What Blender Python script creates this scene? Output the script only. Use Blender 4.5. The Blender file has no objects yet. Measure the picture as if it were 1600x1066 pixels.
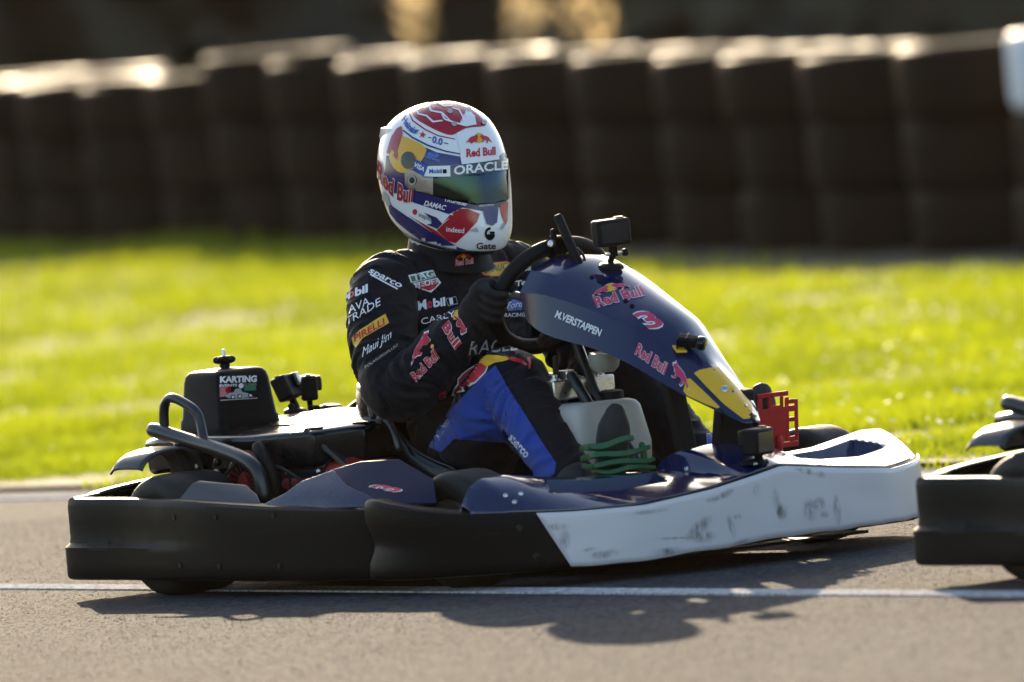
import bpy, bmesh, math, random
import numpy as np
from mathutils import Vector, Matrix, noise
from mathutils.bvhtree import BVHTree
random.seed(7); rng = np.random.default_rng(7)
S = bpy.context.scene
COL = S.collection
PI = math.pi

# ------------------------------------------------------------------ camera, sky, sun, exposure
FPX = 21000.0; CAM_H = 1.7
ROLL = math.radians(5.0); PITCH = math.atan(807 / FPX)
FW = Vector((0, math.cos(PITCH), -math.sin(PITCH))); R0 = Vector((1, 0, 0)); U0 = R0.cross(FW)
CR = R0 * math.cos(ROLL) - U0 * math.sin(ROLL); CU = U0 * math.cos(ROLL) + R0 * math.sin(ROLL)
CPOS = Vector((0, 0, CAM_H))
cd = bpy.data.cameras.new('camera'); cam = bpy.data.objects.new('camera', cd); COL.objects.link(cam)
cam.matrix_world = Matrix(((CR.x, CU.x, -FW.x, 0), (CR.y, CU.y, -FW.y, 0), (CR.z, CU.z, -FW.z, CAM_H), (0, 0, 0, 1)))
cd.sensor_width = 36; cd.lens = FPX * 36 / 1600; cd.clip_start = 0.5; cd.clip_end = 3000
cd.dof.use_dof = True; cd.dof.focus_distance = 30.75; cd.dof.aperture_fstop = 4.0
S.camera = cam

SUN_EL, SUN_AZ = 17.5, 6.0       # degrees; azimuth measured from straight ahead (+Y) to the left
w = bpy.data.worlds.new('World'); S.world = w; w.use_nodes = True
nt = w.node_tree; sky = nt.nodes.new('ShaderNodeTexSky'); sky.sky_type = 'NISHITA'; sky.sun_disc = False
sky.sun_elevation = math.radians(SUN_EL); sky.sun_rotation = math.radians(-SUN_AZ)
sky.air_density = 1.0; sky.dust_density = 1.6; sky.ozone_density = 1.0
bg = nt.nodes['Background']; bg.inputs['Strength'].default_value = 0.10
nt.links.new(sky.outputs[0], bg.inputs['Color'])
sl = bpy.data.lights.new('sun', 'SUN'); sl.energy = 4.4; sl.angle = math.radians(0.5); sl.color = (1.0, 0.80, 0.55)
so = bpy.data.objects.new('sun', sl); COL.objects.link(so)
sdir = Vector((-math.sin(math.radians(SUN_AZ)) * math.cos(math.radians(SUN_EL)), math.cos(math.radians(SUN_AZ)) * math.cos(math.radians(SUN_EL)), math.sin(math.radians(SUN_EL))))
so.rotation_euler = sdir.to_track_quat('Z', 'Y').to_euler(); so.location = (-10, 60, 20)
S.view_settings.view_transform = 'Standard'; S.view_settings.look = 'None'
S.view_settings.exposure = 1.75; S.view_settings.gamma = 1.0
S.cycles.use_denoising = True
S.cycles.max_bounces = 6; S.cycles.transparent_max_bounces = 8

# ------------------------------------------------------------------ kart frame and helpers
KYAW = math.radians(51.57); KO = Vector((-0.0487, 30.8133, 0))
KM = Matrix.Rotation(-KYAW, 3, 'Z'); KMT = KM.transposed()
def at(px, py, **k):
    """point in the kart's frame that a line of the three-quarter drawing meets on a plane x=, y= or z="""
    d = KMT @ (FW * FPX + CR * (px - 800) + CU * (533 - py)); c = KMT @ (CPOS - KO)
    a, v = list(k.items())[0]; i = 'xyz'.index(a); return c + d * ((v - c[i]) / d[i])
VD = (KMT @ FW).normalized()
def world_at(px, py, D):
    d = FW * FPX + CR * (px - 800) + CU * (533 - py); return CPOS + d * (D / d.y)

def link(o, parent=None, off=None):
    COL.objects.link(o)
    if parent is not None: o.parent = parent
    if off is not None: o.location = off
    return o
def mobj(name, V, F, mat, parent=None, smooth=True, bevel=0, subsurf=0, solid=0, auto=40):
    me = bpy.data.meshes.new(name); me.from_pydata([tuple(v) for v in V], [], F); me.update()
    bm = bmesh.new(); bm.from_mesh(me); bmesh.ops.remove_doubles(bm, verts=bm.verts, dist=1e-5)
    bmesh.ops.recalc_face_normals(bm, faces=bm.faces); bm.to_mesh(me); bm.free()
    return finish(name, me, mat, parent, smooth, bevel, subsurf, solid, auto)
def finish(name, me, mat, parent=None, smooth=True, bevel=0, subsurf=0, solid=0, auto=40):
    me.materials.append(mat)
    o = bpy.data.objects.new(name, me); link(o, parent)
    if parent is not None and 'ox' in parent.keys(): o.location = (-parent['ox'], -parent['oy'], -parent['oz'])
    if smooth:
        me.polygons.foreach_set('use_smooth', [True] * len(me.polygons))
        if auto: me.set_sharp_from_angle(angle=math.radians(auto))
    if solid:
        m = o.modifiers.new('thick', 'SOLIDIFY'); m.thickness = solid; m.offset = -1
    if bevel:
        m = o.modifiers.new('edge', 'BEVEL'); m.width = bevel; m.segments = 3; m.limit_method = 'ANGLE'; m.angle_limit = math.radians(35)
    if subsurf:
        m = o.modifiers.new('smooth', 'SUBSURF'); m.levels = subsurf; m.render_levels = subsurf
    return o
def root(name, label, cat, world, base=(0, 0, 0), group=None, rz=None):
    """an Empty at the base of a thing; its parts are drawn in the kart's frame when rz is None"""
    o = bpy.data.objects.new(name, None); o.empty_display_size = .1; COL.objects.link(o)
    o.location = world; o.rotation_euler = (0, 0, -KYAW if rz is None else rz)
    o['label'] = label; o['category'] = cat
    if group: o['group'] = group
    o['ox'], o['oy'], o['oz'] = base
    return o
def tag(o, label=None, cat=None, group=None, kind=None):
    for k, v in (('label', label), ('category', cat), ('group', group), ('kind', kind)):
        if v: o[k] = v
    return o
def loft(rings, closed=True, caps=True):
    n = len(rings[0]); V = [v for r in rings for v in r]; F = []
    m = n if closed else n - 1
    for i in range(len(rings) - 1):
        for j in range(m):
            a = i * n + j; b = i * n + (j + 1) % n; F.append((a, b, b + n, a + n))
    if caps and closed:
        F.append(tuple(range(n - 1, -1, -1))); F.append(tuple(range((len(rings) - 1) * n, len(rings) * n)))
    return V, F
def spline(pts, sub=6):
    P = [Vector(p) for p in pts]; out = []
    for i in range(len(P) - 1):
        p0 = P[max(i - 1, 0)]; p1 = P[i]; p2 = P[i + 1]; p3 = P[min(i + 2, len(P) - 1)]
        for k in range(sub):
            t = k / sub; out.append(.5 * ((2 * p1) + (p2 - p0) * t + (2 * p0 - 5 * p1 + 4 * p2 - p3) * t * t + (3 * p1 - p0 - 3 * p2 + p3) * t ** 3))
    out.append(P[-1]); return out
def tubegeo(pts, r, n=10, closed=False, cap=True):
    P = [Vector(p) for p in pts]; N = len(P); rings = []; u = None
    for i, p in enumerate(P):
        if closed: t = (P[(i + 1) % N] - P[i - 1]).normalized()
        else: t = (P[min(i + 1, N - 1)] - P[max(i - 1, 0)]).normalized()
        if u is None: u = t.orthogonal().normalized()
        u = (u - t * u.dot(t)).normalized(); v = t.cross(u)
        rr = r[i] if isinstance(r, (list, tuple)) else r
        rings.append([p + (u * math.cos(a) + v * math.sin(a)) * rr for a in [2 * PI * k / n for k in range(n)]])
    if closed: rings.append(rings[0]); return loft(rings, True, False)
    if cap:  # rounded ends
        def dome(ring, c, d, rr):
            return [[c + (q - c) * math.cos(a) + d * rr * math.sin(a) for q in ring] for a in (.5, 1.0, 1.4)]
        r0 = r[0] if isinstance(r, (list, tuple)) else r; r1 = r[-1] if isinstance(r, (list, tuple)) else r
        a = dome(rings[0], P[0], (P[0] - P[1]).normalized(), r0)[::-1]; b = dome(rings[-1], P[-1], (P[-1] - P[-2]).normalized(), r1)
        rings = a + rings + b
    return loft(rings)
def tube(name, pts, r, mat, parent, n=10, closed=False, sp=5):
    if sp and len(pts) > 2 and not closed: pts = spline(pts, sp)
    V, F = tubegeo(pts, r, n, closed); return mobj(name, V, F, mat, parent, auto=60)
def frame(c, n, up=(0, 0, 1)):
    n = Vector(n).normalized(); u = Vector(up).cross(n)
    if u.length < 1e-4: u = Vector((1, 0, 0))
    u.normalize(); v = n.cross(u); c = Vector(c); return lambda a, b, h=0: c + u * a + v * b + n * h
def lathe(name, c, axis, prof, mat, parent, n=32, auto=40):
    f = frame(c, axis); rings = [[f(r * math.cos(2 * PI * k / n), r * math.sin(2 * PI * k / n), h) for k in range(n)] for r, h in prof]
    V, F = loft(rings); return mobj(name, V, F, mat, parent, auto=auto)
def box(name, lo, hi, mat, parent, bevel=.004, taper=0):
    (a, b, c), (d, e, f) = lo, hi; t = taper
    V = [(a, b, c), (d, b, c), (d, e, c), (a, e, c), (a + t, b + t, f), (d - t, b + t, f), (d - t, e - t, f), (a + t, e - t, f)]
    F = [(3, 2, 1, 0), (4, 5, 6, 7), (0, 1, 5, 4), (1, 2, 6, 5), (2, 3, 7, 6), (3, 0, 4, 7)]
    return mobj(name, V, F, mat, parent, bevel=bevel)
def obox(name, c, fx, fz, dims, mat, parent, bevel=.003):
    """box with its own axes: fx forward, fz up"""
    fx = Vector(fx).normalized(); fz = Vector(fz); fz = (fz - fx * fz.dot(fx)).normalized(); fy = fz.cross(fx); c = Vector(c)
    V = [c + fx * (sx * dims[0] / 2) + fy * (sy * dims[1] / 2) + fz * (sz * dims[2] / 2) for sz in (-1, 1) for sx, sy in ((-1, -1), (1, -1), (1, 1), (-1, 1))]
    F = [(3, 2, 1, 0), (4, 5, 6, 7), (0, 1, 5, 4), (1, 2, 6, 5), (2, 3, 7, 6), (3, 0, 4, 7)]
    return mobj(name, V, F, mat, parent, bevel=bevel)
def bolt(parent, p, n, r=.006, mat=None, name='bolt'):
    return lathe(name, p, n, [(r, -.002), (r, .002), (r * .7, .004), (r * .35, .004), (r * .3, .0025)], mat or M['steel'], parent, n=10)

# ------------------------------------------------------------------ materials
M = {}
def mat(key, col, rough=.5, metal=0, coat=0, var=.12, vscale=14, bump=0, bscale=300, spec=.5, sheen=0, trans=0, emit=None):
    m = bpy.data.materials.new(key); m.use_nodes = True; t = m.node_tree; b = t.nodes['Principled BSDF']
    b.inputs['Roughness'].default_value = rough; b.inputs['Metallic'].default_value = metal
    b.inputs['Coat Weight'].default_value = coat; b.inputs['Coat Roughness'].default_value = .06
    b.inputs['Specular IOR Level'].default_value = spec; b.inputs['Sheen Weight'].default_value = sheen
    b.inputs['Transmission Weight'].default_value = trans
    tc = t.nodes.new('ShaderNodeTexCoord'); nz = t.nodes.new('ShaderNodeTexNoise'); nz.inputs['Scale'].default_value = vscale; nz.inputs['Detail'].default_value = 6; nz.inputs['Roughness'].default_value = .65
    t.links.new(tc.outputs['Object'], nz.inputs['Vector'])
    mx = t.nodes.new('ShaderNodeMix'); mx.data_type = 'RGBA'
    c = Vector(col)
    mx.inputs[6].default_value = tuple(c * (1 - var)) + (1,); mx.inputs[7].default_value = tuple(min(x * (1 + var) + .001, 1) for x in c) + (1,)
    t.links.new(nz.outputs['Fac'], mx.inputs[0]); t.links.new(mx.outputs[2], b.inputs['Base Color'])
    rr = t.nodes.new('ShaderNodeMapRange'); rr.inputs[1].default_value = .3; rr.inputs[2].default_value = .7
    rr.inputs[3].default_value = max(rough - .07, .02); rr.inputs[4].default_value = min(rough + .09, 1)
    t.links.new(nz.outputs['Fac'], rr.inputs[0]); t.links.new(rr.outputs[0], b.inputs['Roughness'])
    if bump:
        bz = t.nodes.new('ShaderNodeTexNoise'); bz.inputs['Scale'].default_value = bscale; bz.inputs['Detail'].default_value = 3
        t.links.new(tc.outputs['Object'], bz.inputs['Vector'])
        bp = t.nodes.new('ShaderNodeBump'); bp.inputs['Strength'].default_value = bump; bp.inputs['Distance'].default_value = .002
        t.links.new(bz.outputs['Fac'], bp.inputs['Height']); t.links.new(bp.outputs[0], b.inputs['Normal'])
    M[key] = m; return m
mat('black_plastic', (.0034, .0033, .0032), .42, spec=.09, bump=.25, bscale=240, var=.35)
mat('black_gloss', (.004, .004, .0045), .22, spec=.35, coat=.15, var=.3)
mat('black_matte', (.0045, .0043, .004), .6, spec=.2, bump=.2, var=.3)
mat('grey_plastic', (.022, .023, .026), .36, var=.2)
mat('rubber', (.015, .014, .012), .6, spec=.25, bump=.35, bscale=180, var=.35)
mat('navy_paint', (.007, .012, .052), .13, spec=.4, coat=.45, var=.1)
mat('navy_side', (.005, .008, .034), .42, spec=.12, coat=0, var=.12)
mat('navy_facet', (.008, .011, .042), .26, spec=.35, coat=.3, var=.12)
mat('steel', (.55, .55, .56), .28, metal=1, var=.15, vscale=60)
mat('aluminium', (.62, .6, .56), .3, metal=1, var=.2, vscale=40, bump=.15)
mat('tube_black', (.012, .012, .012), .34, coat=.15, var=.3)
mat('red_engine', (.2, .007, .011), .35, coat=.2, var=.2, vscale=40)
mat('white_plastic', (.42, .40, .36), .4, var=.1, vscale=20)
mat('green_pedal', (.005, .075, .018), .42, var=.2, vscale=60, metal=.0)
mat('red_pedal', (.42, .012, .012), .4, metal=.2, var=.15, vscale=60)
mat('suit_black', (.0045, .0048, .0075), .62, bump=.35, bscale=500, sheen=.05, spec=.14, var=.3, vscale=30)
mat('suit_blue', (.013, .047, .30), .75, bump=.3, bscale=500, sheen=.2, spec=.25, var=.2, vscale=22)
mat('glove', (.009, .009, .0095), .75, bump=.4, bscale=400, spec=.3)
mat('shoe', (.007, .0065, .0065), .6, bump=.25, bscale=300)
mat('balaclava', (.55, .54, .56), .85, bump=.3, bscale=400)
mat('helmet_white', (.78, .78, .79), .14, coat=.3, var=.03)
def flat(key, col, rough=.45, coat=0): return mat(key, col, rough, coat=coat, var=.06)
flat('p_white', (.74, .74, .76)); flat('p_red', (.5, .012, .03)); flat('p_pink', (.5, .03, .09)); flat('p_yellow', (.72, .40, .015)); flat('p_navy', (.012, .016, .11))
flat('p_blue', (.02, .07, .36)); mat('p_black', (.006, .006, .006), .6, spec=.15); flat('p_green', (.01, .16, .08)); flat('p_silver', (.35, .35, .34)); flat('p_lightblue', (.22, .4, .62))
flat('h_red', (.36, .008, .022), .13, .25); flat('h_navy', (.012, .014, .12), .13, .25); flat('h_yellow', (.75, .38, .012), .16, .25); flat('h_white', (.78, .78, .79), .14, .25)
flat('h_black', (.008, .008, .009), .2, .5)
mat('lens_glass', (.01, .012, .015), .05, coat=1, var=.1)
mat('pivot', (.33, .30, .26), .25, metal=.6, var=.15)

def wear(key, col, lo, hi, scale):
    m = M[key]; t = m.node_tree; b = t.nodes['Principled BSDF']; tc = t.nodes.new('ShaderNodeTexCoord'); mp = t.nodes.new('ShaderNodeMapping'); mp.inputs['Scale'].default_value = scale; t.links.new(tc.outputs['Object'], mp.inputs[0])
    n1 = t.nodes.new('ShaderNodeTexNoise'); n1.inputs['Scale'].default_value = 1; n1.inputs['Detail'].default_value = 9; n1.inputs['Roughness'].default_value = .78; t.links.new(mp.outputs[0], n1.inputs['Vector'])
    r = t.nodes.new('ShaderNodeMapRange'); r.inputs[1].default_value = lo; r.inputs[2].default_value = hi; t.links.new(n1.outputs['Fac'], r.inputs[0])
    src = b.inputs['Base Color'].links[0].from_socket; mx = t.nodes.new('ShaderNodeMix'); mx.data_type = 'RGBA'; mx.inputs[7].default_value = (*col, 1)
    t.links.new(r.outputs[0], mx.inputs[0]); t.links.new(src, mx.inputs[6]); t.links.new(mx.outputs[2], b.inputs['Base Color'])
wear('black_plastic', (.022, .021, .02), .58, .82, (5, 5, 55)); wear('black_gloss', (.02, .02, .019), .6, .85, (9, 9, 9)); wear('navy_paint', (.02, .024, .05), .64, .9, (14, 20, 20)); wear('rubber', (.035, .032, .028), .52, .78, (18, 18, 18))
def visor_mat():
    m = bpy.data.materials.new('visor_mirror'); m.use_nodes = True; t = m.node_tree; b = t.nodes['Principled BSDF']
    b.inputs['Metallic'].default_value = 1; b.inputs['Roughness'].default_value = .06
    lw = t.nodes.new('ShaderNodeLayerWeight'); lw.inputs[0].default_value = .45
    cr = t.nodes.new('ShaderNodeValToRGB'); e = cr.color_ramp.elements
    e[0].position = .0; e[0].color = (.03, .055, .05, 1); e[1].position = 1; e[1].color = (.16, .2, .28, 1)
    for p, c in ((.05, (.03, .055, .045, 1)), (.12, (.025, .035, .07, 1)), (.3, (.04, .07, .11, 1)), (.6, (.10, .14, .2, 1))):
        q = e.new(p); q.color = c
    t.links.new(lw.outputs['Facing'], cr.inputs[0]); t.links.new(cr.outputs[0], b.inputs['Base Color'])
    M['visor'] = m
visor_mat()

def plate_mat():   # white front plate with tyre scuffs
    m = mat('plate_white', (.60, .575, .585), .35, var=.04, vscale=5); t = m.node_tree; b = t.nodes['Principled BSDF']
    pass
def scuff_mat():
    m = bpy.data.materials.new('tyre_scuff'); m.use_nodes = True; t = m.node_tree; b = t.nodes['Principled BSDF']; b.inputs['Base Color'].default_value = (.045, .04, .04, 1); b.inputs['Roughness'].default_value = .7
    out = t.nodes['Material Output']; tc = t.nodes.new('ShaderNodeTexCoord'); mp = t.nodes.new('ShaderNodeMapping'); mp.inputs['Scale'].default_value = (80, 80, 30); t.links.new(tc.outputs['Object'], mp.inputs[0])
    n1 = t.nodes.new('ShaderNodeTexNoise'); n1.inputs['Scale'].default_value = 1; n1.inputs['Detail'].default_value = 8; n1.inputs['Roughness'].default_value = .75; t.links.new(mp.outputs[0], n1.inputs['Vector'])
    r = t.nodes.new('ShaderNodeMapRange'); r.inputs[1].default_value = .38; r.inputs[2].default_value = .72; r.inputs[4].default_value = .7; t.links.new(n1.outputs['Fac'], r.inputs[0])
    tr = t.nodes.new('ShaderNodeBsdfTransparent'); mx = t.nodes.new('ShaderNodeMixShader'); at_ = t.nodes.new('ShaderNodeAttribute'); at_.attribute_name = 'fade'; ml = t.nodes.new('ShaderNodeMath'); ml.operation = 'MULTIPLY'; t.links.new(r.outputs[0], ml.inputs[0]); t.links.new(at_.outputs['Fac'], ml.inputs[1]); t.links.new(ml.outputs[0], mx.inputs[0]); t.links.new(tr.outputs[0], mx.inputs[1]); t.links.new(b.outputs[0], mx.inputs[2]); t.links.new(mx.outputs[0], out.inputs['Surface']); M['scuff'] = m
scuff_mat()
plate_mat()

def asphalt_mat():
    m = bpy.data.materials.new('asphalt'); m.use_nodes = True; t = m.node_tree; b = t.nodes['Principled BSDF']
    tc = t.nodes.new('ShaderNodeTexCoord')
    vo = t.nodes.new('ShaderNodeTexVoronoi'); vo.inputs['Scale'].default_value = 85; t.links.new(tc.outputs['Object'], vo.inputs['Vector'])
    n1 = t.nodes.new('ShaderNodeTexNoise'); n1.inputs['Scale'].default_value = 60; n1.inputs['Detail'].default_value = 8; n1.inputs['Roughness'].default_value = .7; t.links.new(tc.outputs['Object'], n1.inputs['Vector'])
    n2 = t.nodes.new('ShaderNodeTexNoise'); n2.inputs['Scale'].default_value = 1.2; n2.inputs['Detail'].default_value = 5; t.links.new(tc.outputs['Object'], n2.inputs['Vector'])
    cr = t.nodes.new('ShaderNodeValToRGB'); e = cr.color_ramp.elements
    e[0].position = .05; e[0].color = (.022, .0225, .024, 1); e[1].position = .95; e[1].color = (.100, .099, .102, 1)
    t.links.new(vo.outputs['Color'], cr.inputs[0])
    mx = t.nodes.new('ShaderNodeMix'); mx.data_type = 'RGBA'; mx.blend_type = 'MULTIPLY'; mx.inputs[0].default_value = .8
    r2 = t.nodes.new('ShaderNodeMapRange'); r2.inputs[1].default_value = .3; r2.inputs[2].default_value = .7; r2.inputs[3].default_value = .75; r2.inputs[4].default_value = 1.15
    t.links.new(n2.outputs['Fac'], r2.inputs[0])
    t.links.new(cr.outputs[0], mx.inputs[6]); t.links.new(r2.outputs[0], mx.inputs[7]); t.links.new(mx.outputs[2], b.inputs['Base Color'])
    mp = t.nodes.new('ShaderNodeMapping'); mp.inputs['Rotation'].default_value = (0, 0, math.radians(58)); mp.inputs['Scale'].default_value = (.25, 3.2, 1); t.links.new(tc.outputs['Object'], mp.inputs[0])
    n3 = t.nodes.new('ShaderNodeTexNoise'); n3.inputs['Scale'].default_value = 1; n3.inputs['Detail'].default_value = 6; t.links.new(mp.outputs[0], n3.inputs['Vector'])
    r3 = t.nodes.new('ShaderNodeMapRange'); r3.inputs[1].default_value = .35; r3.inputs[2].default_value = .65; r3.inputs[3].default_value = .85; r3.inputs[4].default_value = 1.04; t.links.new(n3.outputs['Fac'], r3.inputs[0])
    m3 = t.nodes.new('ShaderNodeMix'); m3.data_type = 'RGBA'; m3.blend_type = 'MULTIPLY'; m3.inputs[0].default_value = 1; t.links.new(mx.outputs[2], m3.inputs[6]); t.links.new(r3.outputs[0], m3.inputs[7]); t.links.new(m3.outputs[2], b.inputs['Base Color'])
    b.inputs['Roughness'].default_value = .95; b.inputs['Specular IOR Level'].default_value = .035
    ad = t.nodes.new('ShaderNodeMath'); ad.operation = 'ADD'; t.links.new(vo.outputs['Distance'], ad.inputs[0]); t.links.new(n1.outputs['Fac'], ad.inputs[1])
    bp = t.nodes.new('ShaderNodeBump'); bp.inputs['Strength'].default_value = .6; bp.inputs['Distance'].default_value = .005
    t.links.new(ad.outputs[0], bp.inputs['Height']); t.links.new(bp.outputs[0], b.inputs['Normal'])
    M['asphalt'] = m
asphalt_mat()
def line_mat():
    m = bpy.data.materials.new('line_paint'); m.use_nodes = True; t = m.node_tree; b = t.nodes['Principled BSDF']
    tc = t.nodes.new('ShaderNodeTexCoord'); n1 = t.nodes.new('ShaderNodeTexNoise'); n1.inputs['Scale'].default_value = 70; n1.inputs['Detail'].default_value = 6; n1.inputs['Roughness'].default_value = .7
    t.links.new(tc.outputs['Object'], n1.inputs['Vector'])
    cr = t.nodes.new('ShaderNodeValToRGB'); e = cr.color_ramp.elements
    e[0].position = .36; e[0].color = (.16, .155, .15, 1); e[1].position = .6; e[1].color = (.52, .52, .52, 1); b.inputs['Specular IOR Level'].default_value = 0
    t.links.new(n1.outputs['Fac'], cr.inputs[0]); t.links.new(cr.outputs[0], b.inputs['Base Color']); b.inputs['Roughness'].default_value = .7
    bp = t.nodes.new('ShaderNodeBump'); bp.inputs['Strength'].default_value = .4; bp.inputs['Distance'].default_value = .003
    t.links.new(n1.outputs['Fac'], bp.inputs['Height']); t.links.new(bp.outputs[0], b.inputs['Normal'])
    M['line'] = m
line_mat()
def soil_mat():
    m = bpy.data.materials.new('soil'); m.use_nodes = True; t = m.node_tree; b = t.nodes['Principled BSDF']
    tc = t.nodes.new('ShaderNodeTexCoord'); n1 = t.nodes.new('ShaderNodeTexNoise'); n1.inputs['Scale'].default_value = 1.1; n1.inputs['Detail'].default_value = 9; n1.inputs['Roughness'].default_value = .7
    t.links.new(tc.outputs['Object'], n1.inputs['Vector'])
    cr = t.nodes.new('ShaderNodeValToRGB'); e = cr.color_ramp.elements
    e[0].position = .35; e[0].color = (.03, .024, .011, 1); e[1].position = .7; e[1].color = (.075, .055, .03, 1)
    t.links.new(n1.outputs['Fac'], cr.inputs[0]); t.links.new(cr.outputs[0], b.inputs['Base Color']); b.inputs['Roughness'].default_value = .95
    M['soil'] = m
soil_mat()
def leaf_mat(key, c1, c2, scale, tl=.55, gloss=.35, dry=None):
    m = bpy.data.materials.new(key); m.use_nodes = True; t = m.node_tree
    for n in list(t.nodes): t.nodes.remove(n)
    out = t.nodes.new('ShaderNodeOutputMaterial'); tc = t.nodes.new('ShaderNodeTexCoord')
    n1 = t.nodes.new('ShaderNodeTexNoise'); n1.inputs['Scale'].default_value = scale; n1.inputs['Detail'].default_value = 6; n1.inputs['Roughness'].default_value = .7; t.links.new(tc.outputs['Object'], n1.inputs['Vector'])
    cr = t.nodes.new('ShaderNodeValToRGB'); e = cr.color_ramp.elements
    e[0].position = .3; e[0].color = (*c1, 1); e[1].position = .62; e[1].color = (*c2, 1)
    if dry: q = e.new(.74); q.color = (*dry, 1)
    t.links.new(n1.outputs['Fac'], cr.inputs[0])
    d = t.nodes.new('ShaderNodeBsdfDiffuse'); tr = t.nodes.new('ShaderNodeBsdfTranslucent'); g = t.nodes.new('ShaderNodeBsdfGlossy'); g.inputs['Roughness'].default_value = gloss
    for n in (d, tr): t.links.new(cr.outputs[0], n.inputs['Color'])
    g.inputs['Color'].default_value = (.5, .5, .42, 1)
    m1 = t.nodes.new('ShaderNodeMixShader'); m1.inputs[0].default_value = tl; t.links.new(d.outputs[0], m1.inputs[1]); t.links.new(tr.outputs[0], m1.inputs[2])
    m2 = t.nodes.new('ShaderNodeMixShader'); m2.inputs[0].default_value = .06; t.links.new(m1.outputs[0], m2.inputs[1]); t.links.new(g.outputs[0], m2.inputs[2])
    t.links.new(m2.outputs[0], out.inputs['Surface']); M[key] = m
leaf_mat('grass', (.14, .195, .004), (.33, .37, .006), .9, dry=(.40, .31, .05))
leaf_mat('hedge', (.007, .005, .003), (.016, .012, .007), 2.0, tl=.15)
leaf_mat('dry_stalk', (.45, .32, .15), (.7, .55, .3), 5, tl=.6)
leaf_mat('pale_speck', (.7, .7, .6), (.8, .8, .72), 5, tl=.4)
mat('barrier_rubber', (.016, .0105, .0068), .50, spec=.03, bump=.3, bscale=90, var=.35, vscale=5)
mat('barrier_white', (.62, .65, .72), .5, var=.12, vscale=6)

# ------------------------------------------------------------------ ground
KX = KM @ Vector((1, 0, 0)); KY = KM @ Vector((0, 1, 0))
def ksheet(name, pts, z, m, kind='structure', label=None):
    V = [KO + KM @ Vector((x, y, 0)) + Vector((0, 0, z)) for x, y in pts]; F = [tuple(range(len(V)))]
    if z > 0:      # paint has a skirt down to the asphalt
        V += [v - Vector((0, 0, z + .01)) for v in V]; n = len(pts); F += [(i, (i + 1) % n, (i + 1) % n + n, i + n) for i in range(n)]
    o = mobj(name, V, F, m, smooth=False); tag(o, kind=kind, label=label); return o
ksheet('ground', [(-900, -900), (900, -900), (900, 900), (-900, 900)], -.30, M['soil'])
ksheet('road', [(-300, -9), (300, -9), (300, 2.62), (-300, 2.62)], 0, M['asphalt'])
a0 = at(0, 918, z=0); a1 = at(1600, 930, z=0); dl = (a1 - a0).normalized(); nl = Vector((-dl.y, dl.x, 0)); wl = .05
mid = (a0 + a1) / 2
ksheet('track_line', [tuple((mid + dl * s + nl * q)[:2]) for s, q in ((-40, -wl), (40, -wl), (40, wl), (-40, wl))], .004, M['line'], label='white painted line across the asphalt beneath the kart')
ksheet('verge_line', [(-60, 2.28), (60, 2.28), (60, 2.40), (-60, 2.40)], .004, M['line'], label='white edge line of the track beside the grass')

def grit():       # coarse stone grain standing proud of the worn asphalt
    n = 220000; X = rng.uniform(-2.7, 2.7, n); Y = rng.uniform(24.6, 35, n); r = rng.uniform(.0014, .0036, n); h = r * rng.uniform(.3, .7, n); a = rng.uniform(0, 2 * PI, n)
    P = np.zeros((n, 4, 3))
    for k in range(3): P[:, k] = np.stack([X + r * np.cos(a + 2.094 * k), Y + r * np.sin(a + 2.094 * k), np.full(n, -.0005)], 1)
    P[:, 3] = np.stack([X + r * .3 * np.cos(a * 3), Y + r * .3 * np.sin(a * 3), h], 1)
    me = bpy.data.meshes.new('asphalt_grain'); me.vertices.add(n * 4); me.vertices.foreach_set('co', P.reshape(-1))
    idx = (np.arange(n)[:, None] * 4 + np.array([[0, 1, 3, 1, 2, 3, 2, 0, 3]])).reshape(-1); me.loops.add(n * 9); me.loops.foreach_set('vertex_index', idx.astype(np.int32))
    me.polygons.add(n * 3); me.polygons.foreach_set('loop_start', (np.arange(n * 3) * 3).astype(np.int32)); me.update(calc_edges=True)
    k = kart_y(X, Y); me.materials.append(M['stone']); o = bpy.data.objects.new('asphalt_grain', me); COL.objects.link(o); tag(o, 'fine stone grain of the worn asphalt', 'grit', kind='stuff')
def terrain_z(D):      # gentle swale between the track and the tyre wall
    return np.interp(D, [30, 36, 45, 49.9, 58.3, 66, 90], [-.01, 0, -.05, -.09, .055, .08, .1])
def kart_y(X, Y):
    return (X - KO.x) * KY.x + (Y - KO.y) * KY.y
mat('stone', (.06, .06, .062), .9, spec=.03, var=.5, vscale=160)
grit()
# terrain sheet for the grass
def terrain():
    V = []; F = []; xs = np.concatenate([[-260, -120, -60, -30, -16], np.linspace(-9, 9, 37), [16, 30, 60, 120, 260]]); ks = np.concatenate([np.linspace(2.6, 40, 90), [60, 120, 240, 480]])
    for k in ks:
        for s in xs:
            Y = KO.y + 4 + (k - 2.6) * 1.0
            p = KO + KX * (s - (k - 2.6) * 0.9) + KY * k
            z = float(terrain_z(p.y)) if abs(s) < 17 else .0
            fade = min((k - 2.6) / 1.2, 1); V.append((p.x, p.y, z * fade + .012 + .01 * fade * noise.noise(p * .9)))
    n = len(xs)
    for i in range(len(ks) - 1):
        for j in range(n - 1): a = i * n + j; F.append((a, a + 1, a + n + 1, a + n))
    o = mobj('grass_verge', V, F, M['soil']); tag(o, kind='structure', label='grassy verge rising from the track to the tyre barrier'); return o
TERR = terrain()

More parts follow.
